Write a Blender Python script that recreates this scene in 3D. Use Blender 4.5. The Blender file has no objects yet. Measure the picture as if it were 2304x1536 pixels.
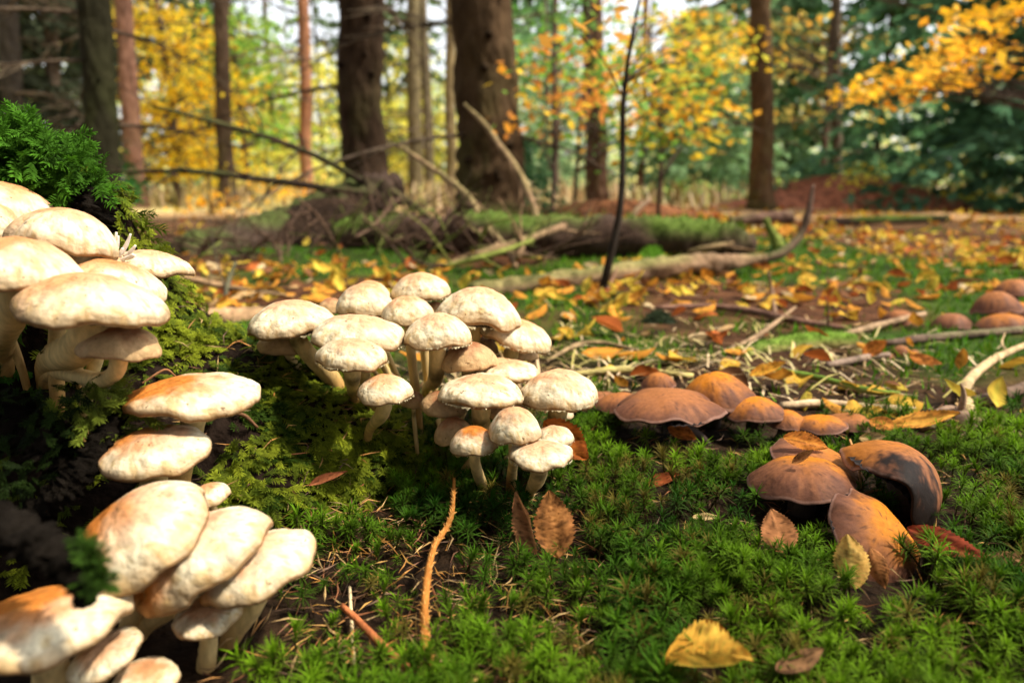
import bpy, math, random
import numpy as np
from mathutils import Vector, Matrix
rng = np.random.default_rng(7); random.seed(7)
SC = bpy.context.scene; COL = SC.collection
R_ = math.radians

# ------------------------------------------------------------------ camera
FPX, W2, H2 = 1536.0, 1152.0, 768.0          # focal length and centre in photograph pixels
PITCH = R_(12.8); CAM = np.array([0.0, 0.0, 0.20])
cam = bpy.data.cameras.new('camera'); co = bpy.data.objects.new('camera', cam); COL.objects.link(co)
co.location = CAM; co.rotation_euler = (R_(90) - PITCH, 0, 0)
cam.lens = 24; cam.sensor_width = 36; cam.clip_start = 0.01; cam.clip_end = 2000
cam.dof.use_dof = True; cam.dof.focus_distance = 0.405; cam.dof.aperture_fstop = 6.0
SC.camera = co
# ------------------------------------------------------------------ sky, sun, exposure
SUN_TO = Vector((0.60, -0.12, 0.92)).normalized()
elev = math.asin(SUN_TO.z); azim = math.atan2(SUN_TO.x, SUN_TO.y)
wd = bpy.data.worlds.new('World'); SC.world = wd; wd.use_nodes = True
nt = wd.node_tree; nt.nodes.clear()
sky = nt.nodes.new('ShaderNodeTexSky'); sky.sky_type = 'NISHITA'; sky.sun_disc = False
sky.sun_elevation = elev; sky.sun_rotation = azim; sky.dust_density = 3.0; sky.air_density = 1.2
hs = nt.nodes.new('ShaderNodeHueSaturation'); hs.inputs['Saturation'].default_value = 0.22
bg = nt.nodes.new('ShaderNodeBackground'); bg.inputs[1].default_value = 0.15
wo = nt.nodes.new('ShaderNodeOutputWorld')
nt.links.new(sky.outputs[0], hs.inputs['Color']); nt.links.new(hs.outputs[0], bg.inputs[0]); nt.links.new(bg.outputs[0], wo.inputs[0])
sl = bpy.data.lights.new('sun', 'SUN'); sl.energy = 3.0; sl.angle = R_(3.0); sl.color = (1.0, 0.91, 0.74)
so = bpy.data.objects.new('sun', sl); COL.objects.link(so)
so.rotation_euler = SUN_TO.to_track_quat('Z', 'Y').to_euler(); so.location = (2, -2, 4)
vs = SC.view_settings; vs.view_transform = 'Standard'; vs.look = 'None'; vs.gamma = 1; vs.exposure = 1.25
try: SC.display_settings.display_device = 'sRGB'
except Exception: pass
SC.cycles.use_denoising = True
SC.cycles.max_bounces = 6; SC.cycles.diffuse_bounces = 3; SC.cycles.transmission_bounces = 3; SC.cycles.glossy_bounces = 2

# ------------------------------------------------------------------ helpers: pixels, noise, meshes
cp, sp = math.cos(PITCH), math.sin(PITCH)
FWD = np.array([0, cp, -sp]); UP = np.array([0, sp, cp]); RT = np.array([1.0, 0, 0])
def P(u, v, d):
    return CAM + d * (FWD + (u - W2) / FPX * RT + (H2 - v) / FPX * UP)
def G(u, v, z=0.0):
    r = FWD + (u - W2) / FPX * RT + (H2 - v) / FPX * UP
    return CAM + r * ((z - CAM[2]) / r[2])
def pix(p):
    q = np.asarray(p) - CAM; d = q @ FWD
    return W2 + FPX * (q @ RT) / d, H2 - FPX * (q @ UP) / d, d
def at(u, d):                                    # ground point under column u at camera depth d
    return np.array([(u - W2) / FPX * d, (d - 0.2 * sp) / cp, 0.0])
def sstep(a, b, x):
    t = np.clip((np.asarray(x, float) - a) / (b - a), 0, 1); return t * t * (3 - 2 * t)
_T = np.random.default_rng(3).random((256, 256))
def vn(x, y):
    x = np.asarray(x, float); y = np.asarray(y, float)
    xi = np.floor(x).astype(int); yi = np.floor(y).astype(int); fx = x - xi; fy = y - yi
    fx = fx * fx * (3 - 2 * fx); fy = fy * fy * (3 - 2 * fy)
    a = _T[xi & 255, yi & 255]; b = _T[(xi + 1) & 255, yi & 255]; c = _T[xi & 255, (yi + 1) & 255]; d = _T[(xi + 1) & 255, (yi + 1) & 255]
    return (a * (1 - fx) + b * fx) * (1 - fy) + (c * (1 - fx) + d * fx) * fy
def fbm(x, y, o=4):
    s = 0; a = 1; t = 0
    for k in range(o):
        s = s + a * vn(x * 2 ** k + 17.3 * k, y * 2 ** k + 9.1 * k); t += a; a *= .5
    return s / t
def norm(a):
    a = np.asarray(a, float); return a / (np.linalg.norm(a, axis=-1, keepdims=True) + 1e-12)

def make_mesh(name, V, faces, cols=None, smooth=True):
    V = np.ascontiguousarray(V, dtype=np.float32)
    if not isinstance(faces, list): faces = [faces]
    faces = [np.asarray(f, dtype=np.int32) for f in faces if len(f)]
    me = bpy.data.meshes.new(name)
    nl = sum(f.size for f in faces); nf = sum(len(f) for f in faces)
    me.vertices.add(len(V)); me.vertices.foreach_set('co', V.ravel())
    me.loops.add(nl); me.loops.foreach_set('vertex_index', np.concatenate([f.ravel() for f in faces]))
    me.polygons.add(nf)
    tot = np.concatenate([np.full(len(f), f.shape[1], np.int32) for f in faces])
    st = np.concatenate([[0], np.cumsum(tot)[:-1]]).astype(np.int32)
    me.polygons.foreach_set('loop_start', st); me.polygons.foreach_set('loop_total', tot)
    me.polygons.foreach_set('use_smooth', np.full(nf, smooth))
    if cols is not None:
        c = np.ones((len(V), 4), np.float32); c[:, :3] = cols
        at_ = me.color_attributes.new('Col', 'FLOAT_COLOR', 'POINT'); at_.data.foreach_set('color', c.ravel())
    me.update(calc_edges=True); me.validate()
    return me
def put(name, me, mat, parent=None, label=None, cat=None, group=None, kind=None):
    o = bpy.data.objects.new(name, me); COL.objects.link(o)
    if mat is not None and me is not None and not me.materials: me.materials.append(mat)
    if parent is not None: o.parent = parent
    tag(o, label, cat, group, kind); return o
def tag(o, label=None, cat=None, group=None, kind=None):
    if label: o['label'] = label
    if cat: o['category'] = cat
    if group: o['group'] = group
    if kind: o['kind'] = kind
def empty(name, loc, label, cat, group=None):
    o = bpy.data.objects.new(name, None); COL.objects.link(o); o.location = [float(c) for c in loc]
    o.empty_display_size = 0.01; tag(o, label, cat, group); return o

class MB:                                        # joins arrays of vertices, faces and colours into one mesh
    def __init__(s): s.V = []; s.F = {}; s.C = []; s.n = 0
    def add(s, V, F, C):
        V = np.asarray(V, float).reshape(-1, 3); C = np.broadcast_to(np.asarray(C, float), V.shape)
        fl = F if isinstance(F, list) else [F]
        for f in fl:
            f = np.asarray(f)
            if len(f): s.F.setdefault(f.shape[1], []).append(f + s.n)
        s.V.append(V); s.C.append(C); s.n += len(V)
    def mesh(s, name, off=(0, 0, 0), smooth=True):
        return make_mesh(name, np.concatenate(s.V) - np.asarray(off), [np.concatenate(v) for v in s.F.values()], np.concatenate(s.C), smooth)

def tube(pts, rad, ns=8, col=(.1, .1, .1), rough=0.0, seed=0, sub=None, cap=True, flat=1.0):
    """tube through points (Catmull-Rom), radius per control point -> V, F, C"""
    pts = np.asarray(pts, float); rad = np.broadcast_to(np.asarray(rad, float), (len(pts),))
    n = len(pts); sub = sub or 6
    if n > 2 or sub > 1:
        pp = np.vstack([2 * pts[0] - pts[1], pts, 2 * pts[-1] - pts[-2]])
        out = []; ro = []
        for i in range(n - 1):
            for k in range(sub):
                t = k / sub; a, b, c, d = pp[i:i + 4]
                out.append(.5 * (2 * b + (c - a) * t + (2 * a - 5 * b + 4 * c - d) * t * t + (3 * b - a - 3 * c + d) * t ** 3))
                ro.append(rad[i] * (1 - t) + rad[i + 1] * t)
        out.append(pts[-1]); ro.append(rad[-1]); pts = np.array(out); rad = np.array(ro)
    m = len(pts); T = norm(np.gradient(pts, axis=0))
    ref = np.array([0, 0, 1.0]) if abs(T[0][2]) < .8 else np.array([0, 1.0, 0])
    A = []; a = norm(np.cross(T[0], ref))
    for t in T:
        a = norm(a - t * (a @ t)); A.append(a)
    A = np.array(A); B = np.cross(T, A)
    th = np.linspace(0, 2 * np.pi, ns, endpoint=False)
    rr = rad[:, None] * np.ones(ns)
    if rough:
        rr = rr * (1 + rough * (2 * vn(np.arange(m)[:, None] * .6 + seed, th[None] * 1.9 + seed * 3) - 1)
                   + .6 * rough * (2 * vn(np.arange(m)[:, None] * 1.9 + seed * 5, th[None] * 4.1) - 1))
    V = pts[:, None] + rr[..., None] * (np.cos(th)[None, :, None] * A[:, None] + flat * np.sin(th)[None, :, None] * B[:, None])
    i = np.arange(m - 1)[:, None] * ns; j = np.arange(ns); k = (j + 1) % ns
    F = np.stack([i + j, i + k, i + ns + k, i + ns + j], -1).reshape(-1, 4)
    V = V.reshape(-1, 3); Fs = [F]
    if cap:
        V = np.vstack([V, pts[0], pts[-1]]); e = m * ns
        Fs.append(np.concatenate([np.stack([k, j, np.full(ns, e)], -1), np.stack([j + (m - 1) * ns, k + (m - 1) * ns, np.full(ns, e + 1)], -1)]))
    C = np.broadcast_to(np.asarray(col, float), V.shape).copy()
    return V, Fs, C, pts, rad

# ------------------------------------------------------------------ materials (all procedural, colour carried by the mesh and varied by noise)
def material(name, rough=.8, nscale=50., namt=.25, bump=.3, bscale=80., trans=0., spec=.3, bdist=.002, stretch=(1, 1, 1), sat=1.0, detail=4, voro=0., speck=0.):
    m = bpy.data.materials.new(name); m.use_nodes = True; t = m.node_tree; N = t.nodes; L = t.links; N.clear()
    out = N.new('ShaderNodeOutputMaterial'); pb = N.new('ShaderNodeBsdfPrincipled')
    pb.inputs['Roughness'].default_value = rough; pb.inputs['Specular IOR Level'].default_value = spec
    at_ = N.new('ShaderNodeAttribute'); at_.attribute_name = 'Col'
    tc = N.new('ShaderNodeTexCoord'); mp = N.new('ShaderNodeMapping'); mp.inputs['Scale'].default_value = stretch
    L.new(tc.outputs['Object'], mp.inputs['Vector'])
    col = at_.outputs['Color']
    if namt:
        nz = N.new('ShaderNodeTexNoise'); nz.inputs['Scale'].default_value = nscale; nz.inputs['Detail'].default_value = detail; nz.inputs['Roughness'].default_value = .65
        L.new(mp.outputs[0], nz.inputs['Vector'])
        mr = N.new('ShaderNodeMapRange'); mr.inputs['From Min'].default_value = .3; mr.inputs['From Max'].default_value = .7
        mr.inputs['To Min'].default_value = 1 - namt; mr.inputs['To Max'].default_value = 1 + namt
        L.new(nz.outputs['Fac'], mr.inputs['Value'])
        vm = N.new('ShaderNodeVectorMath'); vm.operation = 'SCALE'; L.new(col, vm.inputs[0]); L.new(mr.outputs[0], vm.inputs['Scale']); col = vm.outputs[0]
    if speck:                                     # grit and dark fibres stuck to the skin
        v2 = N.new('ShaderNodeTexNoise'); v2.inputs['Scale'].default_value = speck; v2.inputs['Detail'].default_value = 2; v2.inputs['Roughness'].default_value = .8; L.new(mp.outputs[0], v2.inputs['Vector'])
        r2 = N.new('ShaderNodeMapRange'); r2.inputs['From Min'].default_value = .665; r2.inputs['From Max'].default_value = .72; r2.inputs['To Min'].default_value = 0; r2.inputs['To Max'].default_value = .75; L.new(v2.outputs['Fac'], r2.inputs['Value'])
        mxs = N.new('ShaderNodeMix'); mxs.data_type = 'RGBA'; L.new(r2.outputs[0], mxs.inputs['Factor']); L.new(col, mxs.inputs[6]); mxs.inputs[7].default_value = (.10, .05, .02, 1); col = mxs.outputs[2]
    L.new(col, pb.inputs['Base Color'])
    if bump:
        b1 = N.new('ShaderNodeTexNoise'); b1.inputs['Scale'].default_value = bscale; b1.inputs['Detail'].default_value = 5; L.new(mp.outputs[0], b1.inputs['Vector'])
        h = b1.outputs['Fac']
        if voro:
            vo = N.new('ShaderNodeTexVoronoi'); vo.inputs['Scale'].default_value = voro; L.new(mp.outputs[0], vo.inputs['Vector'])
            ad = N.new('ShaderNodeMath'); ad.operation = 'SUBTRACT'; L.new(h, ad.inputs[0]); L.new(vo.outputs['Distance'], ad.inputs[1]); h = ad.outputs[0]
        bp = N.new('ShaderNodeBump'); bp.inputs['Strength'].default_value = bump; bp.inputs['Distance'].default_value = bdist
        L.new(h, bp.inputs['Height']); L.new(bp.outputs[0], pb.inputs['Normal'])
    sh = pb.outputs[0]
    if trans:
        tr = N.new('ShaderNodeBsdfTranslucent'); L.new(col, tr.inputs['Color'])
        mx = N.new('ShaderNodeMixShader'); mx.inputs[0].default_value = trans
        L.new(sh, mx.inputs[1]); L.new(tr.outputs[0], mx.inputs[2]); sh = mx.outputs[0]
    L.new(sh, out.inputs['Surface']); return m
M_CAP = material('pale_cap', .6, 190, .22, .8, 250, spec=.1, bdist=.0015, voro=140, speck=210)
M_BCAP = material('brown_cap', .62, 320, .22, .45, 330, spec=.10, bdist=.0008, speck=230)
M_STEM = material('stem_flesh', .75, 200, .28, .6, 420, spec=.1, bdist=.0006, stretch=(1, 1, .25))
M_GILL = material('gill', .75, 300, .15, 0, spec=.2)
M_BARK = material('bark', .92, 16, .42, 1.0, 42, spec=.04, bdist=.012, stretch=(1, 1, .45), voro=26)
M_DBARK = material('stump_bark', .95, 90, .6, 1.0, 160, spec=.02, bdist=.004)
M_WOOD = material('dead_wood', .9, 60, .45, .9, 120, spec=.08, bdist=.003)
M_MOSS = material('moss', .7, 300, .12, 0, trans=.30, spec=.08)
M_LEAF = material('fallen_leaf', .7, 130, .38, .4, 300, trans=.25, spec=.08, bdist=.0008)
M_FOL = material('foliage', .6, 3, .15, 0, trans=.50, spec=.05)
M_NEED = material('needle', .6, 200, .25, 0, spec=.3)

# ground material: litter brown, soil and moss by noise
def ground_material():
    m = bpy.data.materials.new('forest_floor'); m.use_nodes = True; t = m.node_tree; N = t.nodes; L = t.links
    pb = N['Principled BSDF']; pb.inputs['Roughness'].default_value = .95; pb.inputs['Specular IOR Level'].default_value = .1
    at_ = N.new('ShaderNodeAttribute'); at_.attribute_name = 'Col'
    tc = N.new('ShaderNodeTexCoord')
    n1 = N.new('ShaderNodeTexNoise'); n1.inputs['Scale'].default_value = 14; n1.inputs['Detail'].default_value = 10; n1.inputs['Roughness'].default_value = .75; L.new(tc.outputs['Object'], n1.inputs['Vector'])
    rp = N.new('ShaderNodeValToRGB'); e = rp.color_ramp.elements
    e[0].position = .36; e[0].color = (.25, .2, .15, 1); e[1].position = .66; e[1].color = (1.9, 1.75, 1.5, 1)
    L.new(n1.outputs['Fac'], rp.inputs['Fac'])
    mx = N.new('ShaderNodeMix'); mx.data_type = 'RGBA'; mx.blend_type = 'MULTIPLY'; mx.inputs['Factor'].default_value = 1
    L.new(at_.outputs['Color'], mx.inputs[6]); L.new(rp.outputs['Color'], mx.inputs[7]); L.new(mx.outputs[2], pb.inputs['Base Color'])
    n2 = N.new('ShaderNodeTexNoise'); n2.inputs['Scale'].default_value = 60; n2.inputs['Detail'].default_value = 8; L.new(tc.outputs['Object'], n2.inputs['Vector'])
    bp = N.new('ShaderNodeBump'); bp.inputs['Strength'].default_value = 1; bp.inputs['Distance'].default_value = .012
    L.new(n2.outputs['Fac'], bp.inputs['Height']); L.new(bp.outputs[0], pb.inputs['Normal']); return m
M_GROUND = ground_material()

# ------------------------------------------------------------------ terrain
def gz(x, y):
    x = np.asarray(x, float); y = np.asarray(y, float); d = np.hypot(x, y)
    z = .012 * (fbm(x * 9, y * 9, 3) - .5) + sstep(.7, 2.0, d) * .07 * (fbm(x * 1.7 + 5, y * 1.7, 3) - .5)
    z = z + sstep(6, 14, d) * .5 * (fbm(x * .18 + 3, y * .18, 2) - .5)
    return z
ZC = np.array([[-.9, .10], [-.6, .24], [-.45, .255], [-.33, .222], [-.285, .197], [-.268, .15], [-.25, .108], [-.215, .082], [-.19, .083], [-.16, .064], [-.13, .054], [-.1, .030], [-.05, .006], [-.0, -.02], [.2, -.03]])
YF = np.array([[-.9, .42], [-.5, .30], [-.3, .29], [-.2, .31], [-.15, .335], [-.12, .35], [-.05, .42], [0, .45], [.2, .5]])
def mound(x, y):
    x = np.asarray(x, float); y = np.asarray(y, float)
    x = x + .008 * (2 * fbm(x * 30, y * 30, 3) - 1); y = y + .016 * (2 * fbm(x * 24 + 9, y * 24, 3) - 1)
    zc = np.interp(x, ZC[:, 0], ZC[:, 1]); yf = np.interp(x, YF[:, 0], YF[:, 1]); yc = np.interp(x, [-.5, -.29, -.24], [.46, .455, .49])
    s = np.clip((y - yf) / (yc - yf), 0, 1)
    ramp = np.sin(s * np.pi / 2) ** .85
    step = .42 * sstep(0, .3, s) + .58 * sstep(.52, .95, s)
    k = sstep(-.235, -.29, x); prof = ramp * (1 - k) + step * k
    back = 1 - sstep(0, .17, y - yc - .02)
    z = zc * prof * back
    edge = np.where((y > yf) & (y < yc + .2), 1, 0)
    lump = .010 * (2 * fbm(x * 38, y * 38, 4) - 1) * sstep(.005, .04, z)
    return z + lump - .012 * (1 - sstep(0, .02, z))
def surf(x, y): return np.maximum(gz(x, y), mound(x, y))

# ground sheet, fine near the camera and coarse towards the horizon
def axis(lo, hi, near, n):
    t = np.linspace(-1, 1, n); k = 6.2
    s = np.sinh(k * t) / np.sinh(k); return np.where(s < 0, -s * lo, s * hi) + near
gx = axis(-300, 300, 0, 300); gy = axis(-60, 400, .5, 300)
X, Y = np.meshgrid(gx, gy); Z = gz(X, Y)
u_, v_, d_ = pix(np.stack([X, Y, Z], -1)); front = d_ > .05
soil = np.array([.020, .012, .007]); red = np.array([.14, .062, .03]); green = np.array([.028, .062, .007]); straw = np.array([.40, .27, .15]); grass = np.array([.62, .60, .26])
rr = np.hypot(X, Y)
mo = sstep(.45, .56, fbm(X * 2.3 + 11, Y * 2.3, 4))
C = soil * np.ones(X.shape + (1,)); k = sstep(.55, 1.2, rr)[..., None]; C = C * (1 - k) + k * (red * .48)
k = (mo * sstep(.6, .9, rr) * (1 - sstep(2.3, 3.6, rr)))[..., None]; C = C * (1 - k) + green * k
k = sstep(3.2, 6.0, rr)[..., None] * .8; C = C * (1 - k) + straw * k
k = (sstep(5, 8, rr) * sstep(-.5, -2.0, X / np.maximum(Y, 1) * 5))[..., None] * .8; C = C * (1 - k) + grass * k  # left meadow: sunlit brightness put into the grass colour
ny, nx = X.shape; q = np.arange((ny - 1) * (nx - 1)); q = q // (nx - 1) * nx + q % (nx - 1)
put('ground', make_mesh('ground', np.stack([X, Y, Z], -1).reshape(-1, 3), np.stack([q, q + 1, q + nx + 1, q + nx], -1), C.reshape(-1, 3)), M_GROUND, kind='structure')

# reddish earth bank in the clearing
def earth_bank(name, u, d, wx, wy, h, col, label):
    c = at(u, d); a = np.linspace(-1, 1, 44); A, B = np.meshgrid(a, a); rad = np.hypot(A, B)
    z = h * (1 - sstep(0, 1, rad)) * (1 + .5 * (fbm(A * 3 + u, B * 3, 4) - .5)) - .03 * sstep(.8, 1, rad) + .03 * (fbm(A * 9, B * 9, 3) - .5)
    V = np.stack([A * wx, B * wy, z + gz(c[0], c[1])], -1).reshape(-1, 3) + c
    q = np.arange(43 * 43); q = q // 43 * 44 + q % 43
    cc = np.array(col) * (.75 + .5 * fbm(A * 7, B * 7, 3))[..., None]
    o = put(name, make_mesh(name, V - c, np.stack([q, q + 1, q + 45, q + 44], -1), cc.reshape(-1, 3)), M_GROUND, kind='structure'); o.location = c
earth_bank('earth_bank', 1900, 6.2, 1.5, .8, .30, (.26, .10, .06), '')
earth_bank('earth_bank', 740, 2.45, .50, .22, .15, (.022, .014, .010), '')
earth_bank('earth_bank', 1380, 4.6, .75, .5, .10, (.16, .07, .035), '')

# ------------------------------------------------------------------ stump
st = empty('tree_stump', (-.30, .42, 0), 'rotten dark tree stump with a moss covered root spreading across the left', 'stump')
off = np.array([-.30, .42, 0])
ax = np.linspace(-.9, .06, 260); ay = np.linspace(.24, .72, 170); X, Y = np.meshgrid(ax, ay); Z = mound(X, Y)
nx = len(ax); q = np.arange((len(ay) - 1) * (nx - 1)); q = q // (nx - 1) * nx + q % (nx - 1)
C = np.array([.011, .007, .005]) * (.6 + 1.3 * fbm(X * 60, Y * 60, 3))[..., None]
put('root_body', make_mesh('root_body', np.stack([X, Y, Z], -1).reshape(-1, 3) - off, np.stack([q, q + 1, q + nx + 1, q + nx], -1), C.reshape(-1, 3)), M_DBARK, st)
def bark_slab(pp, wpx, flat, seed, col):
    pts = [P(*p) for p in pp]; r = [w * p[2] / FPX / 2 for w, p in zip(wpx, pp)]
    V, F, C, _, _ = tube(pts, r, 28, col, .5, seed, 22, True, flat)
    V = V + norm(V - CAM) * (.004 * (fbm(V[:, 0] * 260, V[:, 2] * 260, 3) - .5))[:, None]
    C *= (.5 + 1.1 * fbm(V[:, 0] * 150, V[:, 2] * 150, 3))[:, None]
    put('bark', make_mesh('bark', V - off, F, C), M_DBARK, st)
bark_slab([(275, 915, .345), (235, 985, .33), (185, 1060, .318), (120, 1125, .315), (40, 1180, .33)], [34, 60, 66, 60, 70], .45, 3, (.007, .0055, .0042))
bark_slab([(-170, 1150, .285), (-40, 1175, .25), (70, 1210, .232), (150, 1265, .222), (196, 1315, .218), (188, 1365, .218)], [130, 110, 92, 80, 70, 30], .55, 8, (.007, .0055, .0042))
bark_slab([(-60, 900, .345), (60, 960, .335), (130, 1020, .335), (170, 1085, .34)], [120, 120, 110, 60], .5, 12, (.007, .0055, .0042))
bark_slab([(190, 420, .43), (215, 460, .425), (205, 520, .42), (230, 600, .42)], [60, 70, 70, 60], .6, 15, (.007, .0055, .0042))

# ------------------------------------------------------------------ feather moss on the root and stump (cannot be counted)
def frond_templates(n):
    out = []
    for k in range(n):
        r = np.random.default_rng(50 + k); V = []; F = []; S = []
        nb = 13; c = 0
        ax_ = lambda s: np.array([s, .10 * math.sin(2.2 * s + k), .28 * s - .34 * s * s])
        for i in range(nb):
            s = .08 + .9 * i / nb; b = ax_(s)
            for sd in (-1, 1):
                L = (.30 * math.sin(math.pi * min(1, (1.04 - s) * .95 + .12)) ** .8 + .03) * r.uniform(.6, 1.15)
                an = r.uniform(.65, 1.05); dr = np.array([math.cos(an), sd * math.sin(an), r.uniform(-.25, .25)])
                w = np.array([-dr[1], dr[0], .25 * r.standard_normal()]) * .030
                m = b + dr * L * .5 + np.array([0, 0, .02]); tip = b + dr * L + np.array([0, 0, -.06 * r.random()])
                V += [b - w * .5, b + w * .5, m + w, m - w, tip]; F += [[c, c + 1, c + 2], [c, c + 2, c + 3], [c + 3, c + 2, c + 4]]
                S += [s * .5, s * .5, s * .7, s * .7, s * .5 + .5]; c += 5
        for s0, s1 in ((0, .33), (.33, .66), (.66, 1.08)):
            a, b = ax_(s0), ax_(s1); w = np.array([0, .022, .008])
            V += [a - w, a + w, b + w, b - w]; F += [[c, c + 1, c + 2], [c, c + 2, c + 3]]; S += [s0 * .6, s0 * .6, s1 * .6, s1 * .6]; c += 4
        out.append((np.array(V), np.array(F), np.array(S)))
    return out
FT = frond_templates(8)
def scatter_templates(mb, T, pos, xa, ya, za, size, base, tip):
    """instances of templates: axes (n,3), size (n), colours base/tip (n,3)"""
    pick = rng.integers(0, len(T), len(pos))
    for k, (V, F, S) in enumerate(T):
        i = np.where(pick == k)[0]
        if not len(i): continue
        W = pos[i][:, None] + size[i][:, None, None] * (V[None, :, 0:1] * xa[i][:, None] + V[None, :, 1:2] * ya[i][:, None] + V[None, :, 2:3] * za[i][:, None])
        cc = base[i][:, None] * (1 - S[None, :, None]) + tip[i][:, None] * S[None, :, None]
        FF = (F[None] + (np.arange(len(i)) * len(V))[:, None, None]).reshape(-1, F.shape[1])
        mb.add(W.reshape(-1, 3), FF, cc.reshape(-1, 3))
def grad(fn, x, y, e=.004):
    return norm(np.stack([-(fn(x + e, y) - fn(x - e, y)) / (2 * e), -(fn(x, y + e) - fn(x, y - e)) / (2 * e), np.ones_like(x)], -1))
def fronds_on(mb, x, y, z, n, L, base, tip, up=.3, down=1.0):
    m = len(x); pos = np.stack([x, y, z], -1)
    dn = np.stack([n[:, 0], n[:, 1], -.0 * n[:, 2]], -1) * down + rng.normal(0, .45, (m, 3)); dn -= n * (dn * n).sum(1, keepdims=True); t = norm(dn)
    t = norm(t + n * rng.uniform(up * .3, up * 1.7, (m, 1))); s = norm(np.cross(n, t)); zz = np.cross(t, s)
    scatter_templates(mb, FT, pos, t, s, zz, L, base, tip)
def mossy_root():
    mb = MB(); N = 27000
    x = rng.uniform(-.5, .03, N); y = rng.uniform(.28, .62, N); h = mound(x, y); ok = (h > gz(x, y) - .002)
    x, y, h = x[ok], y[ok], h[ok]; n = grad(mound, x, y); u, v, d = pix(np.stack([x, y, h], -1))
    bare = fbm(x * 34 + 2, y * 34 + h * 30, 3)
    hollow = (u < 480) & (v > 850) & (v < 1600)           # the rotten hollow where the lower clump grows carries little moss
    keep = rng.random(len(x)) < np.where(hollow, .14, 1.0) * sstep(.38, .50, bare)
    keep &= ~((u > 230) & (u < 480) & (v > 790) & (v < 900) & (rng.random(len(x)) < .7))
    x, y, h, n, u, v = x[keep], y[keep], h[keep], n[keep], u[keep], v[keep]
    m = len(x); cn = fbm(x * 26 + 7, y * 26, 3)[:, None] + rng.normal(0, .10, (m, 1)); cn = np.clip((cn - .32) * 2.8, 0, 1)
    yg = np.array([.36, .42, .025]); dg = np.array([.045, .09, .008])
    tip = dg * (1 - cn) + yg * cn; top = sstep(-.275, -.30, x)[:, None]; tip = tip * (1 - top) + top * (np.array([.06, .19, .012]) * (.7 + .6 * rng.random((m, 1))))
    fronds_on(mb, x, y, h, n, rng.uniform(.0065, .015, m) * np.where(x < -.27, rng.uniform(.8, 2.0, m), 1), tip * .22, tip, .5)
    return mb
mb = mossy_root()
def moss_patch(mb, pp, rad_px, n, L=.013, col=(.08, .2, .02)):      # moss on a bark piece
    for (u, v, d) in pp:
        c = P(u, v, d); r = rad_px * d / FPX; pos = c + rng.normal(0, r * .5, (n, 3)); m = n
        nn = norm(np.stack([rng.normal(.2, .5, m), rng.normal(-.6, .3, m), rng.normal(.7, .3, m)], -1))
        t = norm(np.cross(nn, rng.normal(0, 1, (m, 3)))); t = norm(t * .8 + nn * .5 + np.array([.2, 0, -.2])); s = norm(np.cross(nn, t))
        tip = np.array(col) * rng.uniform(.5, 1.4, (m, 1))
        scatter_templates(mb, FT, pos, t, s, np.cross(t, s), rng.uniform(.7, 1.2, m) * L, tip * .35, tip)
moss_patch(mb, [(190, 1232, .224), (212, 1275, .219), (218, 1312, .216)], 16, 34, .0055, (.045, .10, .010))
moss_patch(mb, [(245, 925, .345), (215, 905, .35), (255, 950, .34)], 50, 40, .012, (.2, .26, .03))
moss_patch(mb, [(60, 930, .335), (120, 980, .33), (40, 1010, .33), (150, 915, .34), (60, 1100, .32)], 80, 26, .010, (.02, .04, .006))  # moss coloured nearly black to paint the shade of the hollow
moss_patch(mb, [(20, 328, .43), (80, 348, .43), (135, 385, .43), (168, 418, .43)], 55, 90, .018, (.07, .20, .012))
put('feather_moss', mb.mesh('feather_moss', smooth=False), M_MOSS, label='feathery yellow green moss carpeting the stump and its root', cat='moss', kind='stuff')

# ------------------------------------------------------------------ star moss on the ground (cannot be counted)
def star_templates(n):
    out = []
    for k in range(n):
        r = np.random.default_rng(90 + k); V = []; F = []; S = []; c = 0
        H = 1.0; lean = np.array([r.normal(0, .14), r.normal(0, .14), 0]); ax_ = lambda s: np.array([lean[0] * s * s, lean[1] * s * s, s]) * H
        w = .020
        for s0, s1 in ((0, .35), (.35, .7), (.7, 1.0)):
            a, b = ax_(s0), ax_(s1)
            for an in (0, 2.09, 4.19):
                p = np.array([math.cos(an), math.sin(an), 0]) * w; q = np.array([math.cos(an + 2.09), math.sin(an + 2.09), 0]) * w
                V += [a + p, a + q, b + q, b + p]; F += [[c, c + 1, c + 2], [c, c + 2, c + 3]]; S += [0, 0, .1, .1]; c += 4
        closed = k % 4 == 0
        for i in range(38):
            low = i < 10; f = i / 10 if low else (i - 10) / 28
            s = (.25 + .55 * f) if low else (.80 + .20 * f); b = ax_(s); an = i * 2.4 + r.normal(0, .18)
            el = (.75 + .2 * r.normal()) if low else ((.95 + .4 * f) if closed else (-.05 + 1.35 * f ** 1.4)) + r.normal(0, .10)
            L = (.20 if low else .36 - .10 * f) * r.uniform(.8, 1.15)
            h = np.array([math.cos(an), math.sin(an), 0]); sd = np.array([-math.sin(an), math.cos(an), 0]) * .0135
            d1 = h * math.cos(el) + np.array([0, 0, math.sin(el)]); d2 = h * math.cos(el - .4) + np.array([0, 0, math.sin(el - .4)])
            m = b + d1 * L * .5; tip = m + d2 * L * .55
            V += [b - sd * .8, b + sd * .8, m + sd, m - sd, tip]; F += [[c, c + 1, c + 2], [c, c + 2, c + 3], [c + 3, c + 2, c + 4]]
            q = .15 + .25 * f if low else .6 + .4 * f
            S += [q * .8, q * .8, q, q, q]; c += 5
        out.append((np.array(V), np.array(F), np.array(S)))
    return out
ST = star_templates(12)
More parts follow.
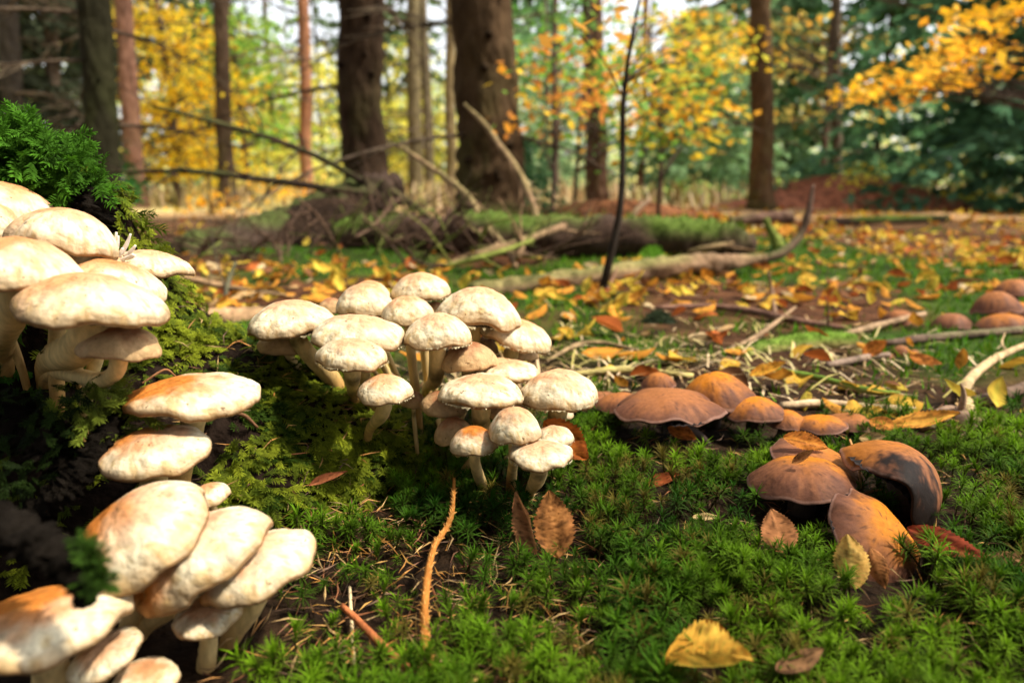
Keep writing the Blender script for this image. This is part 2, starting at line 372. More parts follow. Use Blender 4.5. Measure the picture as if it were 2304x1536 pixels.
CLEAR = [(1245, 1205, 90, 75, .40), (1590, 1470, 105, 75, .31), (1965, 1290, 115, 90, .40), (1755, 1215, 50, 55, .40), (2090, 1220, 120, 70, .42), (1490, 1105, 45, 30, .46), (1806, 1180, 115, 50, .43), (1588, 1180, 35, 22, .43), (2262, 1285, 60, 35, .38), (1800, 1510, 60, 45, .30), (2085, 1335, 60, 22, .37),
         (1500, 1005, 140, 52, .56), (1690, 1010, 140, 58, .57), (1860, 1005, 110, 45, .56), (2128, 1440, 30, 35, .33), (1535, 995, 35, 25, .52), (2080, 985, 70, 28, .6), (962, 1300, 34, 90, .4), (958, 1440, 40, 110, .36), (985, 1220, 34, 60, .4), (800, 1400, 40, 45, .34), (855, 1455, 45, 45, .33), (915, 1515, 45, 45, .31), (792, 1440, 28, 90, .33)]
def star_moss():
    mb = MB(); N = 24000
    d = rng.uniform(.20, .80, N) ** 1.0; u = rng.uniform(450, 3350, N); p = np.array([at(a, b) for a, b in zip(u, d)])
    x, y = p[:, 0], p[:, 1]; z = gz(x, y); hm = mound(x, y); u, v, d = pix(np.stack([x, y, z], -1))
    dens = np.where(u > 1330, 1.0, np.where(v < 1250, .85, .0)) * (u > 900)
    dens = np.where((u > 600) & (u <= 1330) & (v >= 1200), .62 + .4 * sstep(1150, 1400, u), dens)
    dens *= sstep(930, 985, v + 10 * np.sin(u / 60)) + .0
    dens = np.where((u > 1250) & (u < 1400) & (v > 900), 1, dens)
    dens *= .25 + 1.0 * sstep(.30, .52, fbm(x * 22, y * 22, 3))
    dens *= (hm < z + .012)
    dens *= sstep(.18, .34, d) * .25 + .75
    for (a, b, ra, rb, dl) in CLEAR:                # shoots do not grow in front of a thing lying on the moss
        dens = np.where((((u - a) / ra) ** 2 + ((v - b) / rb) ** 2 < 1) & (d < dl + .02), dens * .12, dens)
    ok = rng.random(N) < dens * .66
    x, y, z, u, v = x[ok], y[ok], z[ok], u[ok], v[ok]; m = len(x)
    za = norm(np.stack([rng.normal(0, .22, m), rng.normal(-.05, .22, m), np.ones(m)], -1)); an = rng.uniform(0, 6.28, m)
    xa = norm(np.cross(za, np.stack([np.cos(an), np.sin(an), 0 * an], -1))); ya = np.cross(za, xa)
    hgt = rng.uniform(.012, .031, m) * (.8 + .4 * fbm(x * 14, y * 14, 2))
    br = fbm(x * 16 + 4, y * 16, 3)[:, None]; br = np.clip((br - .3) * 2.4, 0, 1)
    tip = np.array([.018, .078, .004]) * (1 - br) + np.array([.14, .27, .006]) * br; tip = tip * rng.uniform(.6, 1.3, (m, 1))
    old = rng.random(m) < .04 + .30 * sstep(.56, .66, fbm(x * 12 + 31, y * 12, 3)); tip[old] = np.array([.16, .13, .02]) * rng.uniform(.6, 1.2, (old.sum(), 1))
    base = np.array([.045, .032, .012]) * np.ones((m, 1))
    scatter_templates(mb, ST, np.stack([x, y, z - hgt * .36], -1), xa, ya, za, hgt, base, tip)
    # short moss in patches farther back
    N = 42000; d = .6 + 2.6 * rng.random(N) ** 1.4; u = rng.uniform(-400, 2900, N); p = np.array([at(a, b) for a, b in zip(u, d)]); x, y = p[:, 0], p[:, 1]
    ok = (sstep(.43, .56, fbm(x * 2.3 + 11, y * 2.3, 4)) + .06 > rng.random(N)) & (rng.random(N) < np.where(u < 1050, .35, 1)); x, y, d = x[ok], y[ok], d[ok]; z = gz(x, y); m = len(x)
    an = rng.uniform(0, 6.28, m); hh = rng.uniform(.006, .017, m) * (.7 + .28 * d); w = np.stack([np.cos(an), np.sin(an), 0 * an], -1) * (hh * .16)[:, None]
    b = np.stack([x, y, z - .002], -1); t = b + np.stack([rng.normal(0, .4, m) * hh, rng.normal(0, .4, m) * hh, hh], -1)
    cc = np.array([.055, .17, .008]) * rng.uniform(.5, 1.5, (m, 1)) + np.array([.08, .05, 0]) * rng.random((m, 1)) ** 2
    V = np.stack([b - w, b + w, t], 1).reshape(-1, 3); mb.add(V, np.arange(3 * m).reshape(-1, 3), np.repeat(cc, 3, 0))
    return mb
put('star_moss', star_moss().mesh('star_moss', smooth=False), M_MOSS, label='bright green star shaped moss shoots covering the forest floor', cat='moss', kind='stuff')

# ------------------------------------------------------------------ needle litter and dry grass (cannot be counted)
def needles():
    mb = MB(); N = 13000
    d = rng.uniform(.2, .75, N); u = rng.uniform(420, 2450, N); p = np.array([at(a, b) for a, b in zip(u, d)]); x, y = p[:, 0], p[:, 1]; u, v, d = pix(p)
    ok = rng.random(N) < np.where((u > 640) & (u < 1350) & (v > 1130), .62, .16); x, y = x[ok], y[ok]; m = len(x)
    z = surf(x, y) + rng.uniform(.001, .010, m); an = rng.uniform(0, 6.28, m); L = rng.uniform(.005, .0095, m); el = rng.normal(0, .35, m)
    dr = np.stack([np.cos(an) * np.cos(el), np.sin(an) * np.cos(el), np.sin(el)], -1); sd = norm(np.cross(dr, [0, 0, 1.0])) * rng.uniform(.0003, .00065, (m, 1)); upv = np.cross(sd, dr) * 1.0
    c = np.stack([x, y, z], -1); bend = np.stack([0 * x, 0 * x, rng.normal(0, .0012, m)], -1) + sd * rng.normal(0, 2, (m, 1))
    a, b = c - dr * L[:, None], c + dr * L[:, None]; mid = c + bend
    V = np.stack([a, mid - sd, mid + sd, b, mid + upv], 1).reshape(-1, 3); o = (np.arange(m) * 5)[:, None]
    F = np.concatenate([o + np.array([[0, 1, 4]]), o + np.array([[0, 4, 2]]), o + np.array([[3, 4, 1]]), o + np.array([[3, 2, 4]])])
    pal = np.array([[.40, .18, .04], [.44, .24, .06], [.22, .08, .03], [.42, .27, .11], [.12, .06, .03]])
    cc = pal[rng.integers(0, 5, m)] * rng.uniform(.6, 1.2, (m, 1)); mb.add(V, F, np.repeat(cc, 5, 0)); return mb
put('spruce_needles', needles().mesh('spruce_needles', smooth=False), M_NEED, label='brown and orange dead spruce needles littering the ground between the moss', cat='needles', kind='stuff')
def dry_grass():
    mb = MB(); N = 620
    u = rng.normal(1420, 380, N); v = rng.normal(820, 60, N); ok = (v < 905) & (v > 660); u, v = u[ok], v[ok]
    p = np.array([G(a, b) for a, b in zip(u, v)]); m = len(p)
    # clearing grass far behind
    N2 = 5200; d = rng.uniform(6.0, 14, N2); u2 = rng.uniform(-100, 2400, N2); p2 = np.array([at(a, b) for a, b in zip(u2, d)])
    p = np.concatenate([p, p2]); far = np.arange(len(p)) >= m; m = len(p); p[:, 2] = gz(p[:, 0], p[:, 1])
    an = rng.uniform(0, 6.28, m); L = np.where(far, rng.uniform(.10, .38, m), rng.uniform(.02, .055, m)); el = np.where(far, rng.uniform(.9, 1.5, m), rng.normal(.12, .2, m))
    dr = np.stack([np.cos(an) * np.cos(el), np.sin(an) * np.cos(el), np.sin(el)], -1); w = np.where(far, .010, .0011)[:, None]; sd = norm(np.cross(dr, [0, 0, 1.0])) * w
    a = p + [0, 0, .001]; mid = a + dr * L[:, None] * .55 + np.array([0, 0, .004]); b = a + dr * L[:, None] - np.array([0, 0, 1]) * (L * np.where(far, .12, .02))[:, None]
    V = np.stack([a - sd, a + sd, mid + sd, mid - sd, b], 1).reshape(-1, 3); o = (np.arange(m) * 5)[:, None]
    F = np.concatenate([o + np.array([[0, 1, 2]]), o + np.array([[0, 2, 3]]), o + np.array([[3, 2, 4]])])
    pal = np.array([[.52, .42, .18], [.42, .36, .10], [.60, .44, .26], [.34, .22, .10]]); cc = pal[rng.integers(0, 4, m)] * rng.uniform(.6, 1.15, (m, 1))
    mb.add(V, F, np.repeat(cc, 5, 0)); return mb
put('dry_grass', dry_grass().mesh('dry_grass', smooth=False), M_NEED, label='pale straw coloured dead grass on the ground and in the clearing', cat='grass', kind='stuff')

# ------------------------------------------------------------------ mushrooms
def bender(x, z, k):                              # bends the right side of a cap downwards
    s = np.clip(x + .15, 0, 9); a = k * s
    return np.where(x > -.15, -.15 + (1 / k + z) * np.sin(a), x), np.where(x > -.15, (1 / k + z) * np.cos(a) - 1 / k, z)
def cap_mesh(Rr, hr, kind, seed, o_amt, o_off, lip=.085, bend=0.0, dark=0.0, wav=1.0, nt=64, notch=None):
    r = np.random.default_rng(seed); a = np.linspace(0, np.pi / 2, 18)
    pr = np.sin(a); pz = hr * (.65 * np.cos(a) ** .92 + .35 * (1 - pr ** 2)) if kind != 'brown' else hr * (.25 * np.cos(a) + .75 * (1 - pr ** 2.3))
    if kind != 'brown': ex = [(1.0, -lip * .6), (.975, -lip), (.93, -lip * .95), (.88, -lip * .55), (.80, -lip * .1)]
    else: ex = [(1.0, -lip * .35), (.985, -lip * .5), (.95, -lip * .35), (.85, 0)]
    pr = np.r_[pr, [e[0] for e in ex]]; pz = np.r_[pz, [e[1] for e in ex]]; nr = len(pr)
    th = np.linspace(0, 2 * np.pi, nt, endpoint=False); ph = r.uniform(0, 6.28, 6)
    lob = 1 + wav * (.035 * np.sin(2 * th + ph[0]) + .025 * np.sin(3 * th + ph[1]) + .012 * np.sin(7 * th + ph[2])) + .012 * wav * (2 * vn(th * 7 + seed, th * 0 + seed) - 1)
    if notch is not None:
        dth = np.abs((th - notch[0] + np.pi) % (2 * np.pi) - np.pi); lob = lob * (1 - notch[1] * np.clip(1 - dth / notch[2], 0, 1))
    k = pr[:, None] ** 2; rr = pr[:, None] * (1 + (lob[None] - 1) * k)
    x = rr * np.cos(th); y = rr * np.sin(th)
    z = pz[:, None] + wav * pr[:, None] ** 3 * (.045 * np.sin(2 * th + ph[3]) + .03 * np.sin(5 * th + ph[4]) + .02 * np.sin(9 * th + ph[5]))
    lump = .07 * (fbm(x * 2.2 + seed, y * 2.2, 3) - .5) + (.05 if kind == 'pale' else .02) * (fbm(x * 6 + seed, y * 6 + 3, 3) - .5) * (pr[:, None] > .25)
    z = z + lump * (pr[:, None] < 1.01); x = x + .03 * (fbm(y * 5 + seed, z * 5, 2) - .5); 
    # colour of the skin
    nz = fbm(x * 4 + seed * 1.7, y * 4, 4) - .5; q = np.hypot(x - o_off[0], y - o_off[1]) + .7 * nz
    R3 = np.broadcast_to(pr[:, None], x.shape); rim = np.broadcast_to((np.arange(nr) >= 18)[:, None], x.shape)
    m3 = lambda A, B, t: np.asarray(A) * (1 - t[..., None]) + np.asarray(B) * t[..., None]
    if kind == 'pale':
        fibr = (vn(th[None] * 18 + seed, R3 * 2.2) - .5)[..., None]; cream = m3([.60, .36, .21], [.70, .62, .44], sstep(.35, .92, R3 + .6 * nz)) * (1 + .22 * fibr)
        t = 1.25 * o_amt * (1 - sstep(.25, 1.10, q)); c = m3(cream, [.50, .17, .03], np.clip(t, 0, 1))
        fl = sstep(.58, .72, fbm(x * 11 + seed, y * 11, 2)) * sstep(.45, .9, R3); c = m3(c, [.52, .36, .13], .55 * fl)
        sp_ = sstep(.70, .78, fbm(x * 17 + seed, y * 17 + 5, 2)); c = m3(c, [.30, .16, .05], .5 * sp_)
        c = m3(c, [.22, .12, .05], np.where(rim, .75, 0) + .3 * (R3 > .985)); c = m3(c, [.42, .23, .08], .45 * sstep(.88, .99, R3 + .25 * nz) * ~rim)
    elif kind == 'tan':
        c = m3([.34, .16, .08], [.46, .30, .15], sstep(.3, .95, R3 + .6 * nz)); t = o_amt * (1 - sstep(.1, .8, q)); c = m3(c, [.30, .10, .03], np.clip(t, 0, 1))
        c = m3(c, [.25, .13, .07], np.where(rim, .6, 0))
    else:
        fib = vn(th[None] * 14 + seed, R3 * 1.5) - .5
        c = m3([.23, .09, .04], [.115, .047, .028], sstep(.5, 1.0, R3 + .3 * fib + .3 * nz)); t = 1.2 * o_amt * (1 - sstep(.25, 1.05, q)); c = m3(c, [.46, .155, .010], np.clip(t, 0, 1))
        sp_ = sstep(.74, .80, fbm(x * 13 + seed, y * 13, 2)); c = m3(c, [.06, .025, .015], .7 * sp_); c = m3(c, [.30, .17, .13], np.where(R3 > .975, .5, 0)); c = m3(c, [.07, .04, .035], np.where(rim, .8, 0))
    if dark:
        t = sstep(.05, .55, x * .6 - y * .7 + .9 * nz + 1.1 * (fbm(x * 9, y * 9, 3) - .5)); c = m3(c, [.012, .007, .005], t)
    if bend:
        x, z = bender(x, z, bend)
    V = np.stack([x, y, z], -1); V[0] = V[0].mean(0)
    i = np.arange(nr - 1)[:, None] * nt; j = np.arange(nt); kk = (j + 1) % nt
    F = np.stack([i + j, i + nt + j, i + nt + kk, i + kk], -1).reshape(-1, 4)
    return V.reshape(-1, 3) * Rr, F, c.reshape(-1, 3)
def gill_mesh(Rr, hr, col, n=56, lip=.085):
    th = np.linspace(0, 2 * np.pi, 2 * n, endpoint=False); alt = np.arange(2 * n) % 2
    rows = []
    for r0, z0 in ((.94, -lip * .5), (.80, -.01), (.5, .10 * hr + .02), (.12, .16 * hr)):
        zz = z0 + np.where(alt, .07, 0) * (1 if r0 < .93 else .3); rows.append(np.stack([r0 * np.cos(th), r0 * np.sin(th), zz], -1))
    V = np.array(rows).reshape(-1, 3) * Rr; m = 2 * n; i = np.arange(3)[:, None] * m; j = np.arange(m); k = (j + 1) % m
    C = np.asarray(col) * np.where(alt, .55, 1.0)[None, :, None] * np.ones((4, 1, 1))
    return V, np.stack([i + j, i + m + j, i + m + k, i + k], -1).reshape(-1, 4), C.reshape(-1, 3)
def rotm(xa, ya, za): return np.stack([xa, ya, za], 1)
NSEED = [100]
ROOTS = {'centre': (945, 1010, .49), 'upper': (60, 900, .39), 'lower': (310, 1500, .315), 'free': None}
def mushroom(label, u, v, w, h, d, tilt=0, phi=None, kind='pale', o=.3, off=(0, .1), base=None, sw=None, cluster='centre', group=None, dark=0, bend=0, ring=True, lip=None, wav=1.0, stemcol=None, notch=None, gcol=None, hr=None, stem=True):
    NSEED[0] += 1; seed = NSEED[0]; w = w * 1.0
    ray = norm(P(u, v, 1) - CAM); su = norm(UP - ray * (UP @ ray)); sr = np.cross(ray, su); t = R_(tilt)
    SU = math.cos(t) * su - math.sin(t) * sr; SR = math.cos(t) * sr + math.sin(t) * su
    nat = math.asin(-ray[2]); ph = nat if phi is None else R_(phi)
    Rr = w / 2 * d / FPX
    if hr is None:
        q = h / (w / 2) - math.sin(ph); hr = math.sqrt(max(q * q - math.sin(ph) ** 2, .09)) / max(math.cos(ph), .35); hr = min(max(hr, .26), 1.05)
    topv = math.sqrt((hr * math.cos(ph)) ** 2 + math.sin(ph) ** 2); ofs = (topv - math.sin(ph)) / 2
    n = math.cos(ph) * SU - math.sin(ph) * ray; ya = norm(np.cross(n, SR)); xa = np.cross(ya, n); M = rotm(xa, ya, n)
    cpos = P(u, v, d) - SU * ofs * Rr
    brown = kind == 'brown'; lip = lip if lip is not None else (.085 if not brown else .05)
    # stem
    top = cpos + n * (.20 * hr * Rr)
    if base is not None:
        b = P(*base) if len(base) == 3 else P(base[0], base[1], d)
        gzz = float(surf(b[0], b[1])); b = b if b[2] > gzz else np.array([b[0], b[1], gzz - .004])
        ry = norm(b - CAM)
        for k in range(60):                         # the foot goes on until it meets the stump or the ground
            if b[2] <= float(surf(b[0], b[1])): break
            b = b + ry * .0025
        b[2] = min(b[2], float(surf(b[0], b[1]))) - .003
    else:
        rt = ROOTS[cluster]
        if rt is None: b = np.array([cpos[0] - n[0] * .01, cpos[1], 0])
        else:
            rp = P(*rt); k = .55; b = cpos * (1 - k) + rp * k; b[1] = max(b[1], cpos[1] + .002)
        b[2] = float(surf(b[0], b[1])) - .004
    if b[2] > top[2] - .012 and base is None: b[2] = top[2] - .03
    rs = (sw if sw else w * (.17 if not brown else .2)) / 2 * d / FPX; Ls = np.linalg.norm(top - b)
    root = empty('mushroom', b, label, 'mushroom', group)
    V, F, C = cap_mesh(Rr, hr, kind, seed, o, off, lip, bend, dark, wav, 108 if w > 140 else 72, notch)
    put('cap', make_mesh('cap', V @ M.T + cpos - b, F, C), M_BCAP if brown else M_CAP, root)
    if kind == 'pale' and w > 85 and cluster == 'centre':                   # ragged remains of the veil along the rim
        rv = np.random.default_rng(seed); nv = int(60 + w * .4); th = rv.uniform(0, 6.28, nv); wd_ = rv.uniform(.02, .06, nv); ln = .01 + .05 * rv.random(nv) ** 2
        q = lambda a, r0, z0: np.stack([r0 * np.cos(a), r0 * np.sin(a), z0], -1)
        VV = np.stack([q(th - wd_, .995 + 0 * th, -lip * .35 + 0 * th), q(th + wd_, .995 + 0 * th, -lip * .35 + 0 * th), q(th + rv.normal(0, .02, nv), 1.0 + rv.normal(0, .02, nv), -lip * .6 - ln)], 1).reshape(-1, 3) * Rr
        put('veil', make_mesh('veil', VV @ M.T + cpos - b, np.arange(3 * nv).reshape(-1, 3), np.repeat(np.array([.55, .46, .28]) * rv.uniform(.5, 1.1, (nv, 1)), 3, 0), False), M_GILL, root)
    g = gcol if gcol else ((.20, .15, .085) if not brown else (.022, .015, .014))
    V, F, C = gill_mesh(Rr, hr, g, 40, lip); gy_ = V.copy()
    if bend:
        x, z = bender(V[:, 0] / Rr, V[:, 2] / Rr, bend); V[:, 0] = x * Rr; V[:, 2] = z * Rr
    put('gills', make_mesh('gills', V @ M.T + cpos - b, F, C, False), M_GILL, root)
    if not stem: return root
    c1 = b + np.array([0, 0, .40 * Ls]) * .6 + .4 * (top - b) * .35; c2 = top - n * .35 * Ls
    tt = np.linspace(0, 1, 9)[:, None]; pts = b * (1 - tt) ** 3 + 3 * c1 * tt * (1 - tt) ** 2 + 3 * c2 * tt ** 2 * (1 - tt) + top * tt ** 3
    rad = rs * (.80 + .25 * tt[:, 0] + .12 * np.sin(tt[:, 0] * 5 + seed))
    V, F, C, pp, _ = tube(pts, rad, 14, (.72, .56, .30), .05, seed, 3)
    m = len(pp); s = np.r_[np.repeat(np.linspace(0, 1, m), 14), 0, 1][:, None]
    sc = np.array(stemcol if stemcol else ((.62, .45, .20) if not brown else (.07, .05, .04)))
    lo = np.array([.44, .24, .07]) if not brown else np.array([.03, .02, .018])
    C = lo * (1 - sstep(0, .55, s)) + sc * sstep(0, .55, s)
    if ring and not brown:
        dd = (s[:, 0] - .80 - .03 * vn(np.arange(len(s)) * 1.3, np.full(len(s), seed))) / .035; C = C * (1 - (.72 * np.exp(-dd ** 2))[:, None])
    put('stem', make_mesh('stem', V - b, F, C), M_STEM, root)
    return root
GC, GU, GL, GR = 'pale mushroom clump at the end of the mossy root', 'mushroom clump on top of the stump', 'mushroom clump at the foot of the stump', 'brown mushrooms in the star moss'
# clump at the end of the root
for a in [
 dict(label='wide pale cap at the mossy root end of the middle clump, its torn edge hanging', u=661, v=712, w=198, h=78, d=.475, base=(765, 885, .49), sw=44, o=.12, tilt=1, wav=1.6),
 dict(label='small rosy mushroom tucked under the wide cap with a torn edge, beside the root', u=640, v=766, w=112, h=54, d=.50, kind='tan', o=.2, base=(690, 870, .51)),
 dict(label='pinkish cap with a flat top, second highest on the middle clump', u=821, v=672, w=128, h=70, d=.53, o=.25),
 dict(label='half hidden dome behind the second highest cap of the middle clump', u=832, v=657, w=100, h=52, d=.555, o=.35),
 dict(label='highest mushroom of the middle clump, cream dome with a brown stained rim', u=946, v=643, w=136, h=60, d=.555, o=.25, tilt=3),
 dict(label='small cream dome directly below the highest mushroom of the middle clump', u=917, v=695, w=120, h=60, d=.505, o=.3, tilt=3),
 dict(label='large cream cap with a ragged fringe beside the highest mushroom of the middle clump', u=1078, v=688, w=196, h=86, d=.50, base=(1050, 830, .49), sw=26, o=.15, tilt=-6, wav=1.7),
 dict(label='broad cream cap arching right over a smaller round cap in the middle clump', u=809, v=744, w=212, h=78, d=.45, base=(845, 935, .47), sw=36, o=.06, tilt=-2, wav=1.3),
 dict(label='round pale cap sheltered under the broad arching cap, short thick stem', u=793, v=792, w=160, h=70, d=.425, base=(796, 905, .44), sw=37, o=.10, off=(0, .2)),
 dict(label='cream cap with a dark crumb on top and a tall dark banded stem', u=986, v=741, w=154, h=76, d=.455, base=(955, 905, .47), sw=34, o=.08, off=(.2, .2)),
 dict(label='small tan mushroom with a torn brown rim below the crumb topped cap', u=1054, v=800, w=126, h=64, d=.465, o=.45, kind='tan', base=(1020, 890, .475), sw=33, tilt=4),
 dict(label='drooping cream cap behind the ragged fringed one, facing the logs', u=1165, v=748, w=160, h=64, d=.505, tilt=-13, o=.35, base=(1100, 850, .50), sw=30),
 dict(label='small tan cap low behind the drooping cream cap', u=1172, v=787, w=80, h=44, d=.525, kind='tan', o=.3, tilt=-6, base=(1150, 890, .51)),
 dict(label='flattish cream cap with a dark rim lying just behind the widest low cap', u=1140, v=830, w=154, h=50, d=.47, o=.18, tilt=-2, base=(1105, 910, .475)),
 dict(label='widest low cap of the middle clump, cream with a fringed edge', u=1082, v=875, w=194, h=74, d=.43, base=(1090, 985, .435), sw=44, o=.14),
 dict(label='big cream cap of the middle clump that leans towards the brown mushrooms', u=1256, v=873, w=176, h=90, d=.445, base=(1215, 1010, .455), sw=42, o=.22, off=(-.5, .2), tilt=2),
 dict(label='small round mushroom with a slanting stem planted in the moss of the root', u=866, v=872, w=128, h=64, d=.415, base=(826, 990, .425), sw=31, o=.4, off=(-.2, .2), tilt=2, ring=False),
 dict(label='shaded tan cap half hidden under the widest low cap of the clump', u=1003, v=903, w=118, h=58, d=.455, kind='tan', o=.5, base=(985, 970, .465)),
 dict(label='rosy brown young cap with a ragged skirt low in the clump', u=1019, v=967, w=88, h=72, d=.43, kind='tan', o=.6, tilt=12, base=(1020, 1030, .44)),
 dict(label='little domed mushroom with an orange crown on a thin bending stem', u=1066, v=989, w=112, h=66, d=.405, base=(1088, 1118, .41), sw=29, o=1.0, off=(0, .1), ring=False),
 dict(label='egg shaped pale mushroom wedged in front, above the lowest white cap', u=1158, v=954, w=122, h=82, d=.397, base=(1150, 1105, .405), sw=30, o=.25, ring=False),
 dict(label='pale cap partly behind the lowest white one, touching the red leaf', u=1246, v=980, w=92, h=50, d=.415, o=.12, base=(1215, 1060, .42)),
 dict(label='lowest mushroom of the middle clump, smooth white cap over dark moss sprigs', u=1216, v=1018, w=148, h=64, d=.385, base=(1186, 1135, .395), sw=36, o=.05),
 dict(label='tiny pale button behind the stem of the cap leaning to the brown mushrooms', u=1268, v=926, w=48, h=44, d=.475, o=.1),
 dict(label='tiny tan cap deep between the stems of the middle clump', u=930, v=897, w=56, h=40, d=.475, kind='tan', o=.5),
 dict(label='rosy cap squeezed behind the egg shaped pale mushroom', u=1135, v=920, w=100, h=48, d=.45, kind='tan', o=.6),
 dict(label='sliver of a pink cap behind the flat topped pinkish one', u=745, v=686, w=62, h=34, d=.56, kind='tan', o=.2),
 dict(label='dim mushroom in the gap beside the large fringed cap', u=980, v=698, w=70, h=40, d=.56, kind='tan', o=.3),
 dict(label='dark tan cap in shadow below the ragged fringed cap', u=1090, v=776, w=62, h=44, d=.525, kind='tan', o=.4)]:
    mushroom(group=GC, cluster='centre', **a)
# clump on top of the stump
for a in [
 dict(label='topmost mushroom of the stump, peach cap under the overhanging moss', u=30, v=452, w=225, h=76, d=.405, tilt=-16, o=.45, off=(-.2, 0)),
 dict(label='peach cap cut by the picture edge below the topmost stump mushroom', u=-12, v=492, w=130, h=72, d=.375, o=.4, tilt=-14),
 dict(label='thick cream cap with a peach back just under the moss of the stump', u=152, v=512, w=214, h=88, d=.37, o=.40, off=(-.6, .2), tilt=-6),
 dict(label='bulky cream cap with a scalloped edge and a thick stem on the stump', u=48, v=590, w=278, h=112, d=.325, o=.55, off=(-.3, .2), base=(0, 830, .345), sw=72, tilt=-5, wav=1.4),
 dict(label='flat orange tinted cap with a dark speck beside the pale finger fungus', u=222, v=576, w=132, h=46, d=.388, o=.6, tilt=-8),
 dict(label='cream cap with a peach back sandwiched in the middle of the stump clump', u=272, v=620, w=198, h=64, d=.365, o=.60, off=(-.5, 0), tilt=-13),
 dict(label='thin upturned white cap poking out of the stump clump towards the forest', u=345, v=587, w=166, h=48, d=.41, o=.15, tilt=-5, base=(250, 700, .42)),
 dict(label='widest cap of the stump clump, cream above a stout curved stem', u=212, v=668, w=312, h=112, d=.325, o=.45, off=(-.7, 0), base=(105, 858, .36), sw=80, tilt=-4, phi=10),
 dict(label='tan mushroom with a bent stem lowest in the stump clump', u=270, v=768, w=172, h=72, d=.335, kind='tan', o=.3, base=(95, 868, .365), sw=40, tilt=2)]:
    mushroom(group=GU, cluster='upper', ring=False, **a)
# clump at the foot of the stump
for a in [
 dict(label='wide white cap with an orange side standing clear of the mossy root', u=436, v=884, w=276, h=88, d=.355, o=1.0, off=(-.55, .1), tilt=5, base=(400, 1085, .385), sw=62),
 dict(label='cream cap with a scalloped fringe right under the orange sided white cap', u=350, v=1008, w=236, h=104, d=.335, o=.75, off=(-.4, .35), tilt=11, base=(330, 1130, .36), sw=58),
 dict(label='biggest tilted cap at the stump foot, streaked orange on its upper side', u=306, v=1196, w=326, h=176, d=.285, o=1.0, off=(-.55, .35), tilt=37, phi=24, base=(285, 1470, .31), sw=62),
 dict(label='small peach cap peeping out behind the biggest tilted cap', u=470, v=1112, w=88, h=52, d=.325, o=.4, tilt=20, base=(430, 1230, .335)),
 dict(label='tilted cream cap, middle one of the three overlapping caps at the stump foot', u=448, v=1240, w=312, h=150, d=.292, o=.8, off=(-.7, .1), tilt=33, phi=20, base=(300, 1440, .30), sw=64),
 dict(label='tilted cream cap with an orange back nearest the mossy slope', u=576, v=1266, w=272, h=122, d=.298, o=.85, off=(-.7, .15), tilt=22, phi=19, base=(505, 1450, .31), sw=52),
 dict(label='shaded mushroom with a black blotch under the three overlapping caps', u=466, v=1382, w=152, h=86, d=.288, kind='pale', o=.3, tilt=14, base=(462, 1520, .295), sw=42),
 dict(label='huge cream cap with a rusty top poking from under the curled bark', u=100, v=1392, w=352, h=150, d=.252, o=1.0, off=(-.2, .35), tilt=7, base=(120, 1560, .275), sw=90, phi=22),
 dict(label='dim pale cap leaning in the hollow beside the huge rusty topped cap', u=237, v=1470, w=160, h=88, d=.262, o=.15, tilt=26, base=(215, 1580, .28)),
 dict(label='dusky mushroom lowest in the hollow of the stump, cut by the picture edge', u=330, v=1522, w=140, h=76, d=.268, o=.4, tilt=3, base=(330, 1600, .275))]:
    mushroom(group=GL, cluster='lower', ring=False, **a)
# brown mushrooms
for a in [
 dict(label='widest brown cap of the back row, wavy pinkish tan and flat', u=1502, v=911, w=238, h=88, d=.53, o=.15, tilt=-2, base=(1598, 1005, .545), sw=26, wav=1.4),
 dict(label='brown ball shaped mushroom peeping over the widest brown cap', u=1482, v=858, w=78, h=56, d=.61, o=.4, hr=.8),
 dict(label='glossy orange domed cap behind the widest brown cap', u=1606, v=884, w=176, h=96, d=.575, o=.95, tilt=10, base=(1600, 985, .59)),
 dict(label='orange brown cone shaped cap next to the glossy orange dome', u=1700, v=920, w=140, h=60, d=.55, o=.85, off=(-.2, .1), base=(1682, 1005, .555), sw=28, tilt=-4),
 dict(label='orange cap half covered by the cone shaped brown one', u=1772, v=945, w=96, h=48, d=.54, o=.7, tilt=-6, base=(1733, 1020, .535), sw=30),
 dict(label='flat orange cap in the back row carrying small twigs', u=1846, v=952, w=116, h=44, d=.53, o=.85, base=(1878, 1005, .54), sw=26),
 dict(label='flat mauve cap at the end of the back row near the orange leaf', u=1914, v=950, w=118, h=46, d=.56, o=.25, tilt=-4, base=(1905, 1000, .565)),
 dict(label='pinkish flat cap just behind the leaning white cap of the middle clump', u=1345, v=902, w=132, h=46, d=.61, o=.05, base=(1345, 945, .615)),
 dict(label='pinkish tan cap between the middle clump and the widest brown cap', u=1392, v=904, w=112, h=46, d=.575, o=.25, tilt=8, base=(1400, 950, .58)),
 dict(label='brown parasol shaped cap with a curled leaf on it, thick dark stem', u=1806, v=1075, w=230, h=98, d=.42, o=.8, off=(.1, .5), base=(1798, 1190, .428), sw=64, hr=.46),
 dict(label='mauve cap behind the parasol shaped one with an orange leaf on its back', u=1842, v=1040, w=212, h=78, d=.455, o=.5, off=(.3, .2), tilt=-20, base=(1850, 1140, .46), sw=56),
 dict(label='collapsed brown mushroom blackened and drooping on one side', u=2040, v=1050, w=268, h=92, d=.415, o=.5, off=(-.7, 0), tilt=-22, phi=13, bend=1.75, dark=1.0, base=(2030, 1215, .425), sw=60, wav=2.2, hr=.42),
 dict(label='fallen orange brown cap tipped on edge with needles and a hole in it', u=1968, v=1204, w=228, h=130, d=.372, o=.9, off=(.05, .4), tilt=-50, phi=38, base=(1990, 1270, .39), sw=40, notch=(3.0, .18, .25))]:
    mushroom(group=GR, cluster='free', kind='brown', **a)
GF = 'brown mushrooms farther back in the leaf litter'
